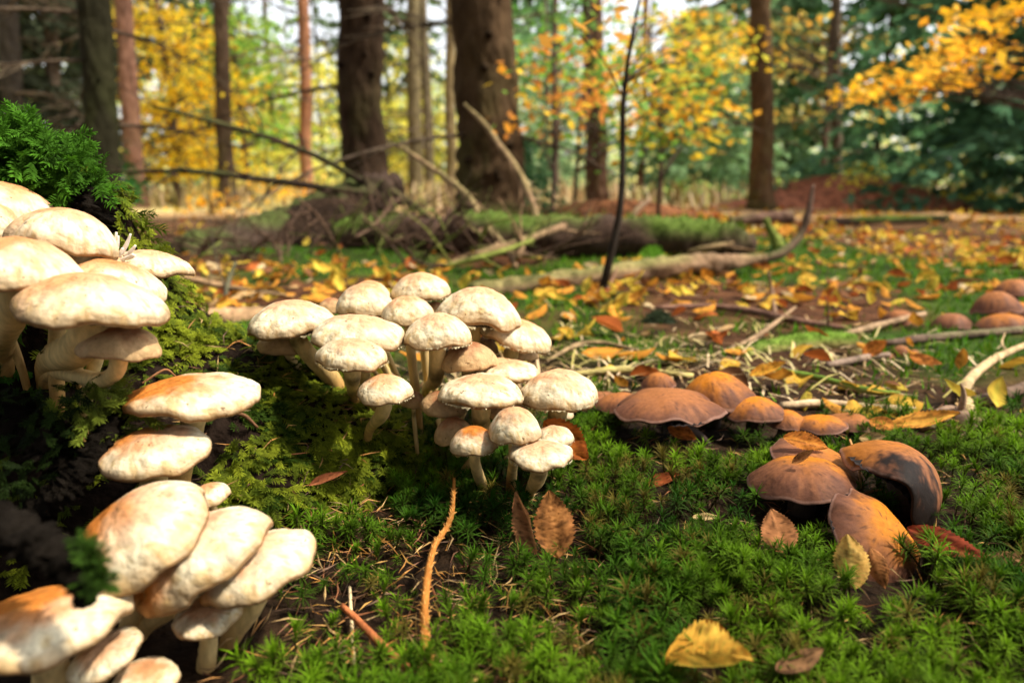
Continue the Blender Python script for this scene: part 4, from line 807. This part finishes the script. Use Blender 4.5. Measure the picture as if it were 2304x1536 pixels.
# ------------------------------------------------------------------ dead branches around the heap
GD = 'dead branches of the brush heap'
DB = (.07, .042, .028); PB = (.24, .15, .085)
for lab, pp_, r, c, sd in [
 ('long dark dead branch rising from the heap towards the yellow leaves', [(850, 432, 2.55), (770, 382, 2.5), (690, 342, 2.45), (590, 306, 2.4), (470, 272, 2.35), (345, 240, 2.3)], [.013, .012, .011, .010, .008, .005], (.045, .028, .02), 10),
 ('long dark dead branch stretched level from the heap to the dark trunk', [(860, 442, 2.55), (790, 430, 2.5), (600, 405, 2.45), (430, 386, 2.4), (240, 388, 2.4)], [.014, .013, .012, .010, .005], (.045, .028, .02), 12),
 ('curved pale dead branch arching down in front of the thickest trunk', [(1045, 235, 2.7), (1090, 280, 2.6), (1130, 335, 2.5), (1172, 395, 2.4), (1195, 450, 2.3), (1212, 505, 2.2)], [.006, .010, .012, .013, .012, .010], PB, 4),
 ('long pale dead branch falling from the trunks across the rotten log', [(900, 330, 2.5), (980, 385, 2.4), (1050, 440, 2.25), (1095, 510, 2.05), (1140, 560, 1.9), (1160, 600, 1.75)], [.007, .010, .012, .012, .011, .008], PB, 6),
 ('pale dead branch leaning up over the rotten log from the litter', [(960, 615, 1.72), (1060, 578, 1.75), (1160, 548, 1.8), (1270, 508, 1.95)], [.006, .009, .011, .010], PB, 5),
 ('dark drooping branch hanging from the heap to the rotten log', [(880, 430, 2.5), (930, 462, 2.4), (985, 505, 2.3)], [.014, .012, .008], DB, 3),
 ('green tinged stick leaning before the rotten log', [(1000, 600, 1.72), (1100, 575, 1.72), (1200, 540, 1.78)], [.006, .008, .005], (.20, .22, .05), 2),
 ('forked pale stick under the pale dead branches', [(1165, 580, 1.75), (1175, 545, 1.78), (1150, 505, 1.85)], [.008, .008, .005], PB, 2),
 ('short pale stick poking up from the litter by the dark sapling', [(1400, 520, 2.6), (1430, 478, 2.6), (1462, 448, 2.6)], [.008, .010, .009], (.42, .28, .18), 0),
 ('rising stick behind the pale log', [(1530, 570, 1.95), (1590, 558, 1.9), (1650, 548, 1.9)], [.007, .009, .007], PB, 1),
 ('bent dark stick standing at the tip of the pale log', [(1690, 592, 1.70), (1760, 568, 1.72), (1800, 530, 1.75), (1818, 480, 1.75), (1830, 415, 1.75)], [.012, .012, .011, .009, .004], (.09, .055, .04), 0),
 ('green mossy stub standing behind the bent dark stick', [(1752, 556, 2.1), (1735, 520, 2.1), (1722, 490, 2.1)], [.020, .014, .008], (.16, .19, .04), 0),
 ('thin twig with leaning tip left of the heap', [(505, 700, 1.2), (512, 640, 1.25), (530, 590, 1.3)], [.005, .005, .003], (.07, .055, .04), 4)]:
    branch('dead_branch', px(pp_, .01), r, lab, 'branch', GD, c, side=sd, slen=.16, rough=.2, moss=.25)
r_ = np.random.default_rng(21)                     # lesser brush of the heap
for k in range(110):
    u = r_.uniform(420, 1250); top = np.interp(u, [420, 700, 880, 1000, 1250], [560, 480, 425, 500, 505]); d = r_.uniform(1.75, 2.5)
    v0 = r_.uniform(top + 10, 600); L = r_.uniform(60, 190); an = r_.choice([r_.uniform(.15, 1.0), r_.uniform(2.1, 2.9)], p=[.65, .35]); v1 = max(v0 - L * math.sin(an), top - 15)
    vg = H2 - FPX * ((sp - .2 / d) / cp); v0 = min(v0, vg + 4) if k % 2 else vg
    a = P(u, v0, d); b = P(u + L * math.cos(an), v1, d + r_.uniform(-.25, .25)); m = (a + b) / 2 + r_.normal(0, .025, 3)
    mossy = k % 7 == 0
    tone = r_.uniform(.6, 2.4); nm = 'green mossy' if mossy else 'dark brown' if tone < 1.2 else 'mid brown' if tone < 1.8 else 'light brown'
    ways = 'nearly level' if abs(math.sin(an)) < .35 else 'slanting' if abs(math.sin(an)) < .7 else 'steep'; side_ = 'away from' if math.cos(an) > 0 else 'towards'
    where = 'near the short log piece' if u < 560 else 'along the dark mossy fallen trunk' if u < 760 else 'under the second thickest trunk' if u < 930 else 'before the rotten log' if u < 1090 else 'below the thickest trunk'
    branch('dead_branch', [a, m, b], [.0038, .0038, .0018], f'{nm} {ways} stick leaning {side_} the stump, {where}', 'branch', 'sticks tangled in the brush heap', (.17, .19, .05) if mossy else np.array(DB) * tone * .8, side=5, slen=.16, ns=5, sub=3)

# ------------------------------------------------------------------ trees
def conifer(u0, d, w, lean_px, label, col, h=11, nbr=6, seed=0, crown=True, knots=3, moss=.3):
    r = np.random.default_rng(400 + seed); b = at(u0, d); b[2] = float(gz(b[0], b[1])) - .03; R0 = w / 2 * d / FPX; lx = lean_px / FPX * d
    zz = np.array([0, .06, .16, .35, .7, 1.2, 2.2, 4, 7, h]); sx = lx * zz / (.30 * d)
    pts = np.stack([sx + .01 * r.normal(0, 1, 10) * (zz > .5), .01 * zz, zz], -1); rad = R0 * np.interp(zz, [0, .06, .16, .35, 1.2, h], [1.75, 1.45, 1.22, 1.08, 1.0, .12])
    root = empty('conifer_tree', b, label, 'tree', 'standing trees of the forest')
    V, F, C, pp, rr = tube(pts, rad, 26, col, .10, seed, 9); C = C * (.6 + .8 * fbm(V[:, 0] * 30 + V[:, 1] * 30, V[:, 2] * 9, 3))[:, None]
    lowm = (moss * (1 - sstep(.1, 1.1, V[:, 2])) * sstep(.4, .6, fbm(V[:, 0] * 8, V[:, 2] * 5 + V[:, 1] * 8, 3)))[:, None]; C = C * (1 - lowm) + np.array([.07, .09, .02]) * lowm
    put('trunk', make_mesh('trunk', V, F, C), M_BARK, root)
    for k in range(knots):
        z = r.uniform(.25, 1.3); an = r.uniform(-2.4, -.7); i = np.argmin(abs(pp[:, 2] - z)); dr = np.array([math.cos(an), math.sin(an), -.15])
        V, F, C, _, _ = tube([pp[i] + dr * rr[i] * .8, pp[i] + dr * rr[i] * 1.05, pp[i] + dr * rr[i] * 1.2], [R0 * .16, R0 * .12, R0 * .04], 9, np.array(col) * .35, .2, k, 2); put('knot', make_mesh('knot', V, F, C), M_BARK, root)
    for k in range(nbr):
        z = r.uniform(.45, 2.2) if d < 5 else r.uniform(.6, 3.2); an = r.uniform(0, 6.28); i = np.argmin(abs(pp[:, 2] - z)); L = r.uniform(.5, 1.3) * (1 if d < 5 else 1.4); dr = np.array([math.cos(an), math.sin(an), r.uniform(-.15, .12)])
        q = [pp[i] + dr * rr[i] * .7, pp[i] + dr * L * .35 + [0, 0, -.02 * L], pp[i] + dr * L * .7 + [0, 0, -.10 * L], pp[i] + dr * L + [0, 0, -.24 * L]]; mb = MB(); V, F, C, bp, br = tube(q, [.011, .009, .006, .002], 5, np.array([.09, .065, .045]), .1, k, 4); mb.add(V, F, C)
        for j in range(14):
            a = r.integers(2, len(bp)); e = bp[a] + (dr * .6 + np.array([-dr[1], dr[0], 0]) * r.choice([-1, 1]) + [0, 0, r.normal(-.35, .25)]) * L * r.uniform(.08, .28); V, F, C, _, _ = tube([bp[a], (bp[a] + e) / 2 + r.normal(0, .01, 3), e], [.004, .003, .001], 4, (.10, .075, .05), 0, 0, 1); mb.add(V, F, C)
        put('branch', mb.mesh('branch'), M_BARK, root)
    if crown and d < 7: put('crown', spruce_crown(r, pp, h, 6.0, 1.3, (.035, .065, .025), 4).mesh('crown', smooth=False), M_FOL, root, kind='stuff')
    return root
def spruce_crown(r, pp, h, z0, spread, col, whorls, dens=26, leaf=.11):
    mb = MB(); Vs = []; Cs = []
    for k in range(whorls):
        z = z0 + (h - z0) * k / whorls; i = np.argmin(abs(pp[:, 2] - z)); Lw = spread * (1 - k / whorls) + .15
        for an in np.linspace(0, 6.28, 7, endpoint=False) + r.uniform(0, 1):
            dr = np.array([math.cos(an), math.sin(an), 0]); L = Lw * r.uniform(.7, 1.15); sdv = np.array([-dr[1], dr[0], 0]); s = r.random(dens); sd = r.uniform(-1, 1, dens)
            c = pp[i] + dr * (s * L)[:, None] + np.array([0, 0, 1]) * (-.32 * L * s ** 1.6 + r.uniform(-.04, .04, dens))[:, None]; t = norm(dr * .7 + sdv * np.sign(sd)[:, None] * .8 + np.array([0, 0, 1]) * r.normal(-.45, .3, (dens, 1)))
            ll = leaf * r.uniform(.7, 2.0, (dens, 1)) * (1.15 - s[:, None] * .5); w = norm(np.cross(t, r.normal(0, 1, (dens, 3)))) * leaf * .30; Vs.append(np.stack([c - w * .5, c + t * ll * .5 - w, c + t * ll, c + t * ll * .5 + w], 1))
            Cs.append(np.asarray(col) * r.uniform(.5, 1.6, (dens, 1)))
    V = np.concatenate(Vs); C = np.concatenate(Cs); m = len(V); mb.add(V.reshape(-1, 3), np.arange(4 * m).reshape(-1, 4), np.repeat(C, 4, 0)); return mb
conifer(1108, 3.45, 130, -12, 'thickest trunk in the forest, brown spruce with dark knots', (.062, .038, .020), seed=1, nbr=9, knots=7)
conifer(828, 3.9, 92, 4, 'second thickest trunk, dark spruce standing by the brush heap', (.042, .026, .016), seed=2, nbr=13, knots=5)
conifer(240, 3.6, 62, 27, 'dark green black trunk behind the stump', (.024, .022, .012), seed=3, nbr=12)
conifer(308, 6.2, 36, 22, 'slim reddish trunk beside the dark green black one', (.20, .105, .07), seed=4, nbr=3, knots=1)
conifer(512, 6.6, 32, 27, 'slim grey brown trunk in the midst of the yellow leaves', (.08, .053, .034), seed=5, nbr=12, knots=1)
conifer(692, 8.2, 25, 16, 'thin orange barked trunk in front of the pale sky gap', (.28, .13, .07), seed=6, nbr=10, knots=0)
conifer(1345, 5.6, 44, -24, 'brown trunk half veiled by leaves behind the dark sapling', (.085, .048, .03), seed=7, nbr=5, knots=2)
conifer(1712, 5.6, 45, -33, 'straight brown trunk standing alone at the clearing', (.10, .062, .033), seed=8, nbr=12, knots=1)
conifer(935, 9.5, 30, 10, 'thin olive trunk between the two thickest trunks', (.15, .12, .065), seed=9, nbr=11, knots=0)
conifer(1016, 8.5, 22, 4, 'thin pale trunk close against the thickest trunk', (.20, .15, .075), seed=10, nbr=3, knots=0)
conifer(968, 13, 22, -4, 'distant olive trunk between the two thickest trunks', (.14, .11, .065), seed=11, nbr=4, knots=0)
conifer(130, 8, 28, 45, 'faint brown trunk in the dusk behind the stump', (.10, .075, .055), seed=12, nbr=14, knots=0)
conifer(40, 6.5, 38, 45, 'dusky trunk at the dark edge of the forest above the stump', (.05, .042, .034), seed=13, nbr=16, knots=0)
conifer(1440, 9, 14, -2, 'very thin trunk behind the dark sapling', (.17, .09, .06), seed=14, nbr=2, knots=0)
conifer(1885, 8.5, 20, -45, 'slender trunk between the clearing and the dark spruces', (.09, .07, .05), seed=15, nbr=4, knots=0)
conifer(428, 14, 16, 35, 'distant thin trunk in the bright grass gap', (.16, .13, .08), seed=16, nbr=2, knots=0)
conifer(1250, 10, 14, -2, 'distant thin trunk between thickest trunk and dark sapling', (.14, .10, .07), seed=17, nbr=2, knots=0)

# leafy trees: layered sprays of leaves
def sprays(r, centres, n, size, pal, rad, flat=.28):
    Vs = []; Cs = []
    for c in centres:
        m = n; p = c + r.normal(0, 1, (m, 3)) * np.array([rad, rad, rad * flat]); p[:, 2] -= .25 * rad * ((p[:, :2] - c[:2]) ** 2).sum(1) / rad ** 2 * .3
        nn = norm(r.normal(0, .55, (m, 3)) + [0, -.25, 1]); t = norm(np.cross(nn, r.normal(0, 1, (m, 3)))); s = np.cross(nn, t); L = (size * r.uniform(.7, 1.3, m))[:, None]
        Vs.append(np.stack([p - t * L * .5, p + s * L * .3 - t * L * .05, p + t * L * .5, p - s * L * .3 - t * L * .05], 1)); k = r.integers(0, len(pal)); Cs.append(np.array(pal)[np.where(r.random(m) < .6, k, r.integers(0, len(pal), m))] * r.uniform(.7, 1.25, (m, 1)))
    V = np.concatenate(Vs); C = np.concatenate(Cs); m = len(V); mb = MB(); mb.add(V.reshape(-1, 3), np.arange(4 * m).reshape(-1, 4), np.repeat(C, 4, 0)); return mb
YEL = [(.84, .56, .02), (.86, .64, .04), (.80, .44, .015), (.74, .58, .05)]; YGR = [(.62, .60, .08), (.72, .64, .10), (.44, .54, .08), (.78, .64, .10)]
GRN = [(.16, .36, .05), (.26, .46, .07), (.10, .26, .05)]; ORA = [(.76, .40, .02), (.70, .30, .02), (.80, .48, .04)]; PGR = [(.26, .40, .20), (.34, .46, .24), (.20, .34, .16)]; MIX = [(.70, .50, .05), (.20, .36, .07), (.62, .30, .05), (.44, .48, .08)]
def leafy(name, label, cat, u0, d, h, boxes, n, size, pal, rad, seed, stem=.02, col=(.10, .07, .05), flat=.28, group='leafy trees and saplings', nsp=None, topu=None):
    """boxes: (u0, v0, u1, v1) ranges of the photograph at which the sprays hang, each with its number of sprays and depth spread"""
    r = np.random.default_rng(700 + seed); b = at(u0, d); b[2] = float(gz(b[0], b[1])) - .02; root = empty(name, b, label, cat, group)
    tx = 0 if topu is None else (topu - u0) / FPX * d
    pts = np.array([[0, 0, 0], [tx * .3 + .02 * h * r.normal(), 0, h * .3], [tx * .65 + .02 * h * r.normal(), 0.02 * h, h * .65], [tx, .03 * h, h]]); V, F, C, pp, rr = tube(pts, [stem * 1.3, stem, stem * .7, stem * .2], 9, col, .1, seed, 8); put('trunk', make_mesh('trunk', V, F, C), M_BARK, root)
    cs = []
    for (a, t, c, e, k) in boxes:
        for j in range(k): cs.append(P(r.uniform(a, c), r.uniform(t, e), d + r.uniform(-.22, .22) * min(d, 5)) - b)
    mb = MB()
    for c in cs:                                  # a limb out to every spray
        i = np.argmin(np.abs(pp[:, 2] - max(c[2] - .35 * np.linalg.norm(c[:2] - pp[0][:2]), .15 * h))); q = (pp[i] * .5 + c * .5) + [0, 0, .06 * np.linalg.norm(c - pp[i])]
        V, F, C, _, _ = tube([pp[i], q, c], [min(rr[i] * .4, .008), min(rr[i] * .25, .005), .0015], 5, col, 0, 0, 3); mb.add(V, F, C)
    put('limbs', mb.mesh('limbs'), M_BARK, root); put('crown', sprays(r, cs, n, size, pal, rad, flat).mesh('crown', smooth=False), M_FOL, root, kind='stuff'); return root
leafy('beech_tree', 'young beech full of yellow leaves between the slim trunks', 'tree', 400, 7.5, 4.2, [(300, 40, 500, 420, 60), (330, 180, 580, 400, 40), (280, 0, 420, 120, 14)], 44, .062, YEL, .17, 1, .035)
leafy('beech_tree', 'light yellow green tree glowing behind the thin orange barked trunk', 'tree', 640, 13, 6.5, [(540, 120, 780, 430, 110), (540, 40, 590, 120, 6)], 40, .10, YGR, .32, 2, .05)
leafy('beech_tree', 'light yellow green tree glowing between the two thickest trunks', 'tree', 950, 15, 7, [(860, 200, 1040, 430, 90), (870, 90, 940, 180, 8)], 40, .115, YGR, .36, 3, .05)
leafy('maple_tree', 'bright green leafy tree high behind the slim grey brown trunk', 'tree', 560, 10, 5, [(480, 0, 620, 200, 46), (560, 180, 680, 330, 20)], 26, .10, [(.26, .45, .05), (.34, .5, .07), (.16, .32, .05)], .25, 4, .04)
leafy('sapling', 'dark thin sapling rising in front of the leafy trees', 'sapling', 1350, 1.32, .62, [(1300, 20, 1470, 150, 6), (1440, 60, 1620, 200, 5), (1380, 120, 1500, 300, 3)], 8, .028, MIX, .05, 5, .0065, (.03, .023, .018), topu=1432)
leafy('sapling', 'sapling with yellow and orange leaves beside the thickest trunk', 'sapling', 1242, 3.3, 1.3, [(1160, 60, 1340, 280, 26), (1180, 180, 1300, 330, 8)], 12, .050, [(.76, .5, .04), (.7, .3, .03), (.2, .42, .05), (.66, .26, .05)], .10, 6, .009, (.07, .05, .04))
leafy('sapling', 'sapling with bright yellow leaves around the veiled brown trunk', 'sapling', 1480, 4.2, 1.7, [(1380, 30, 1680, 200, 44), (1420, 180, 1600, 330, 26)], 16, .056, [(.80, .58, .04), (.78, .50, .03), (.5, .52, .06), (.72, .36, .03)], .13, 7, .011, (.07, .05, .04))
leafy('sapling', 'green leaved sapling mixed in with the yellow ones', 'sapling', 1290, 4.8, 2.0, [(1180, 0, 1420, 180, 26), (1350, 120, 1560, 330, 24)], 18, .06, GRN, .15, 8, .012, (.07, .05, .04))
leafy('beech_tree', 'beech with a golden orange bough reaching in before the dark spruces', 'tree', 2560, 3.4, 2.6, [(1920, 195, 2010, 222, 5), (1980, 165, 2120, 205, 9), (2060, 112, 2200, 180, 12), (2140, 95, 2304, 140, 9), (2130, 25, 2304, 50, 8), (2290, 0, 2420, 60, 6), (2290, 90, 2420, 160, 6)], 16, .055, ORA, .075, 9, .03, (.06, .045, .035), flat=.4)
leafy('beech_tree', 'distant yellow leaved tree to the side of the lone straight trunk', 'tree', 1850, 8.5, 4.2, [(1760, 40, 1950, 260, 34), (1560, 0, 1720, 160, 20)], 18, .085, [(.70, .44, .05), (.6, .46, .1), (.4, .4, .12), (.66, .34, .04)], .2, 10, .035)
leafy('bush', 'yellow green bush at the edge of the clearing beside the earth bank', 'bush', 2095, 6.3, .75, [(2060, 360, 2150, 450, 18), (1900, 370, 2060, 430, 16), (2150, 390, 2230, 440, 8)], 12, .055, [(.62, .58, .07), (.5, .55, .08), (.7, .55, .06)], .1, 11, .008)
leafy('bush', 'orange leaved bush in the bright gap left of the brush heap', 'bush', 480, 4.8, .5, [(450, 430, 520, 500, 8), (600, 400, 680, 440, 6)], 14, .05, ORA, .08, 12, .008)
leafy('bush', 'pale yellow bush behind the level dead branch', 'bush', 610, 9, 1.0, [(560, 380, 690, 460, 26), (390, 420, 470, 480, 10)], 18, .08, [(.75, .62, .2), (.8, .55, .1), (.7, .66, .3)], .16, 13, .012)
leafy('bush', 'low bright green bush at the back of the clearing', 'bush', 1590, 9, .7, [(1470, 400, 1680, 440, 20), (1730, 400, 1900, 440, 10)], 16, .07, [(.22, .48, .06), (.36, .5, .1), (.6, .6, .2)], .14, 14, .01)
leafy('maple_tree', 'pale green leafy tree deep behind the veiled brown trunk', 'tree', 1230, 12, 5.5, [(1160, 200, 1340, 430, 60), (1170, 60, 1330, 220, 16)], 24, .13, PGR, .3, 15, .04)
# spruces with green boughs to the ground
def spruce(u0, d, h, spread, col, label, seed, wh=16, dens=26, leaf=.10, z0=.15):
    r = np.random.default_rng(900 + seed); b = at(u0, d); b[2] = float(gz(b[0], b[1])) - .03; root = empty('spruce_tree', b, label, 'tree', 'green spruces')
    pts = np.array([[0, 0, z] for z in (0, .3 * h, .6 * h, h)]); V, F, C, pp, rr = tube(pts, [.05, .04, .025, .004], 9, (.07, .05, .035), .1, seed, 10); put('trunk', make_mesh('trunk', V, F, C), M_BARK, root)
    put('crown', spruce_crown(r, pp, h, z0, spread, col, wh, dens, leaf).mesh('crown', smooth=False), M_FOL, root, kind='stuff')
spruce(2180, 6.2, 5.0, 1.7, (.09, .20, .095), 'dark blue green spruce behind the golden orange bough', 1, 18, 60, .12)
spruce(2420, 5.2, 4.5, 1.6, (.065, .15, .08), 'darkest spruce at the edge beyond the golden orange bough', 2, 18, 56, .12)
spruce(1960, 10, 6.5, 1.9, (.10, .22, .09), 'tall mid green spruce behind the slender trunk', 3, 18, 50, .17)
spruce(1560, 9.2, 2.6, 1.5, (.26, .42, .20), 'small pale green spruce at the back of the clearing', 4, 14, 50, .13)
spruce(1760, 11, 3.4, 1.8, (.24, .40, .19), 'pale green spruce just behind the lone straight trunk', 5, 14, 46, .16)
spruce(1660, 15, 9, 2.6, (.14, .26, .11), 'distant spruce towering between lone trunk and veiled trunk', 6, 18, 44, .26)
spruce(1190, 16, 9, 2.4, (.20, .36, .16), 'distant spruce beside the thickest trunk', 7, 16, 40, .26)
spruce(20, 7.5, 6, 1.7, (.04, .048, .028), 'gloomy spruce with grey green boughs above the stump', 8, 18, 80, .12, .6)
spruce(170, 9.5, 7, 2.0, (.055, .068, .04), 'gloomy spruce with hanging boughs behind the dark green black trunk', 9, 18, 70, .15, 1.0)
spruce(330, 12, 8, 2.3, (.06, .085, .04), 'spruce with its boughs above the yellow beech', 10, 16, 34, .22, 2.4)
spruce(730, 17, 8, 2.2, (.09, .13, .07), 'far spruce with sky around its top between thin trunks', 11, 14, 9, .22, 1.8)
spruce(880, 20, 11, 2.6, (.10, .15, .07), 'far spruce showing between the two thickest trunks', 12, 16, 24, .34)
spruce(500, 18, 7, 2.4, (.12, .22, .10), 'far bluish green spruce in the bright gap', 13, 14, 30, .3)
spruce(1165, 4.4, .55, .32, (.05, .12, .05), 'little spruce seedling at the foot of the thickest trunk', 14, 8, 22, .045, .04)
spruce(228, 4.2, .52, .22, (.03, .16, .03), 'tiny bright green spruce shoot against the dark green black trunk', 15, 7, 22, .045, .25)
spruce(2330, 14, 9, 2.6, (.10, .2, .1), 'far spruce closing the forest beyond the dark ones', 16, 16, 40, .26)
# far wood, one mass with gaps of sky towards the top
r_ = np.random.default_rng(77); Vs = []; cs = []
for k in range(760):
    d = r_.uniform(24, 46); u = r_.uniform(-500, 2800); g = vn(np.array(u / 160.), np.array(3.3)); z = d * .25 * r_.random() ** 1.25 * (.45 + .7 * g) * (1 - .6 * math.exp(-((u - 690) / 110) ** 2) - .45 * math.exp(-((u - 1010) / 60) ** 2) - .55 * math.exp(-((u - 1440) / 60) ** 2)); c = at(u, d); c[2] = z; cs.append(c)
YF_ = [(.70, .66, .20), (.56, .62, .22), (.46, .58, .28), (.76, .62, .18), (.38, .52, .26), (.50, .60, .30)]  # pale tones put the light haze of distance into the leaf colour
put('far_woodland', sprays(r_, cs, 30, .42, YF_, .95, .6).mesh('far_woodland', smooth=False), M_FOL, label='distant mass of pale yellow and green foliage closing the forest', cat='woodland', kind='stuff')

# unseen rest of the forest, added to block sky light, open towards the sun
cs = []
while len(cs) < 1500:
    an = r_.uniform(0, 6.28); rd = r_.uniform(3.0, 10) if len(cs) % 3 else 8 * math.sqrt(r_.random()); z = r_.uniform(.3, 11) if len(cs) % 3 else r_.uniform(6.5, 11)
    q = np.array([rd * math.sin(an), rd * math.cos(an) - .3, z]); g = q - np.array(SUN_TO) * (z / SUN_TO.z)
    if q[1] > -.6 and (abs(q[0]) < 1.1 * q[1] + 3.0 or q[1] > 3.5): continue        # leaves the view free
    if g[1] > -.7 and -9 < g[0] < 12: continue                                    # leaves the gap of the sun
    cs.append(q)
put('sky_blocking_boughs', sprays(r_, cs, 34, .22, [(.03, .055, .025), (.045, .07, .03), (.06, .065, .03)], .55, .4).mesh('sky_blocking_boughs', smooth=False), M_FOL, label='unseen dark boughs added around the camera to block sky light', cat='woodland', kind='stuff')
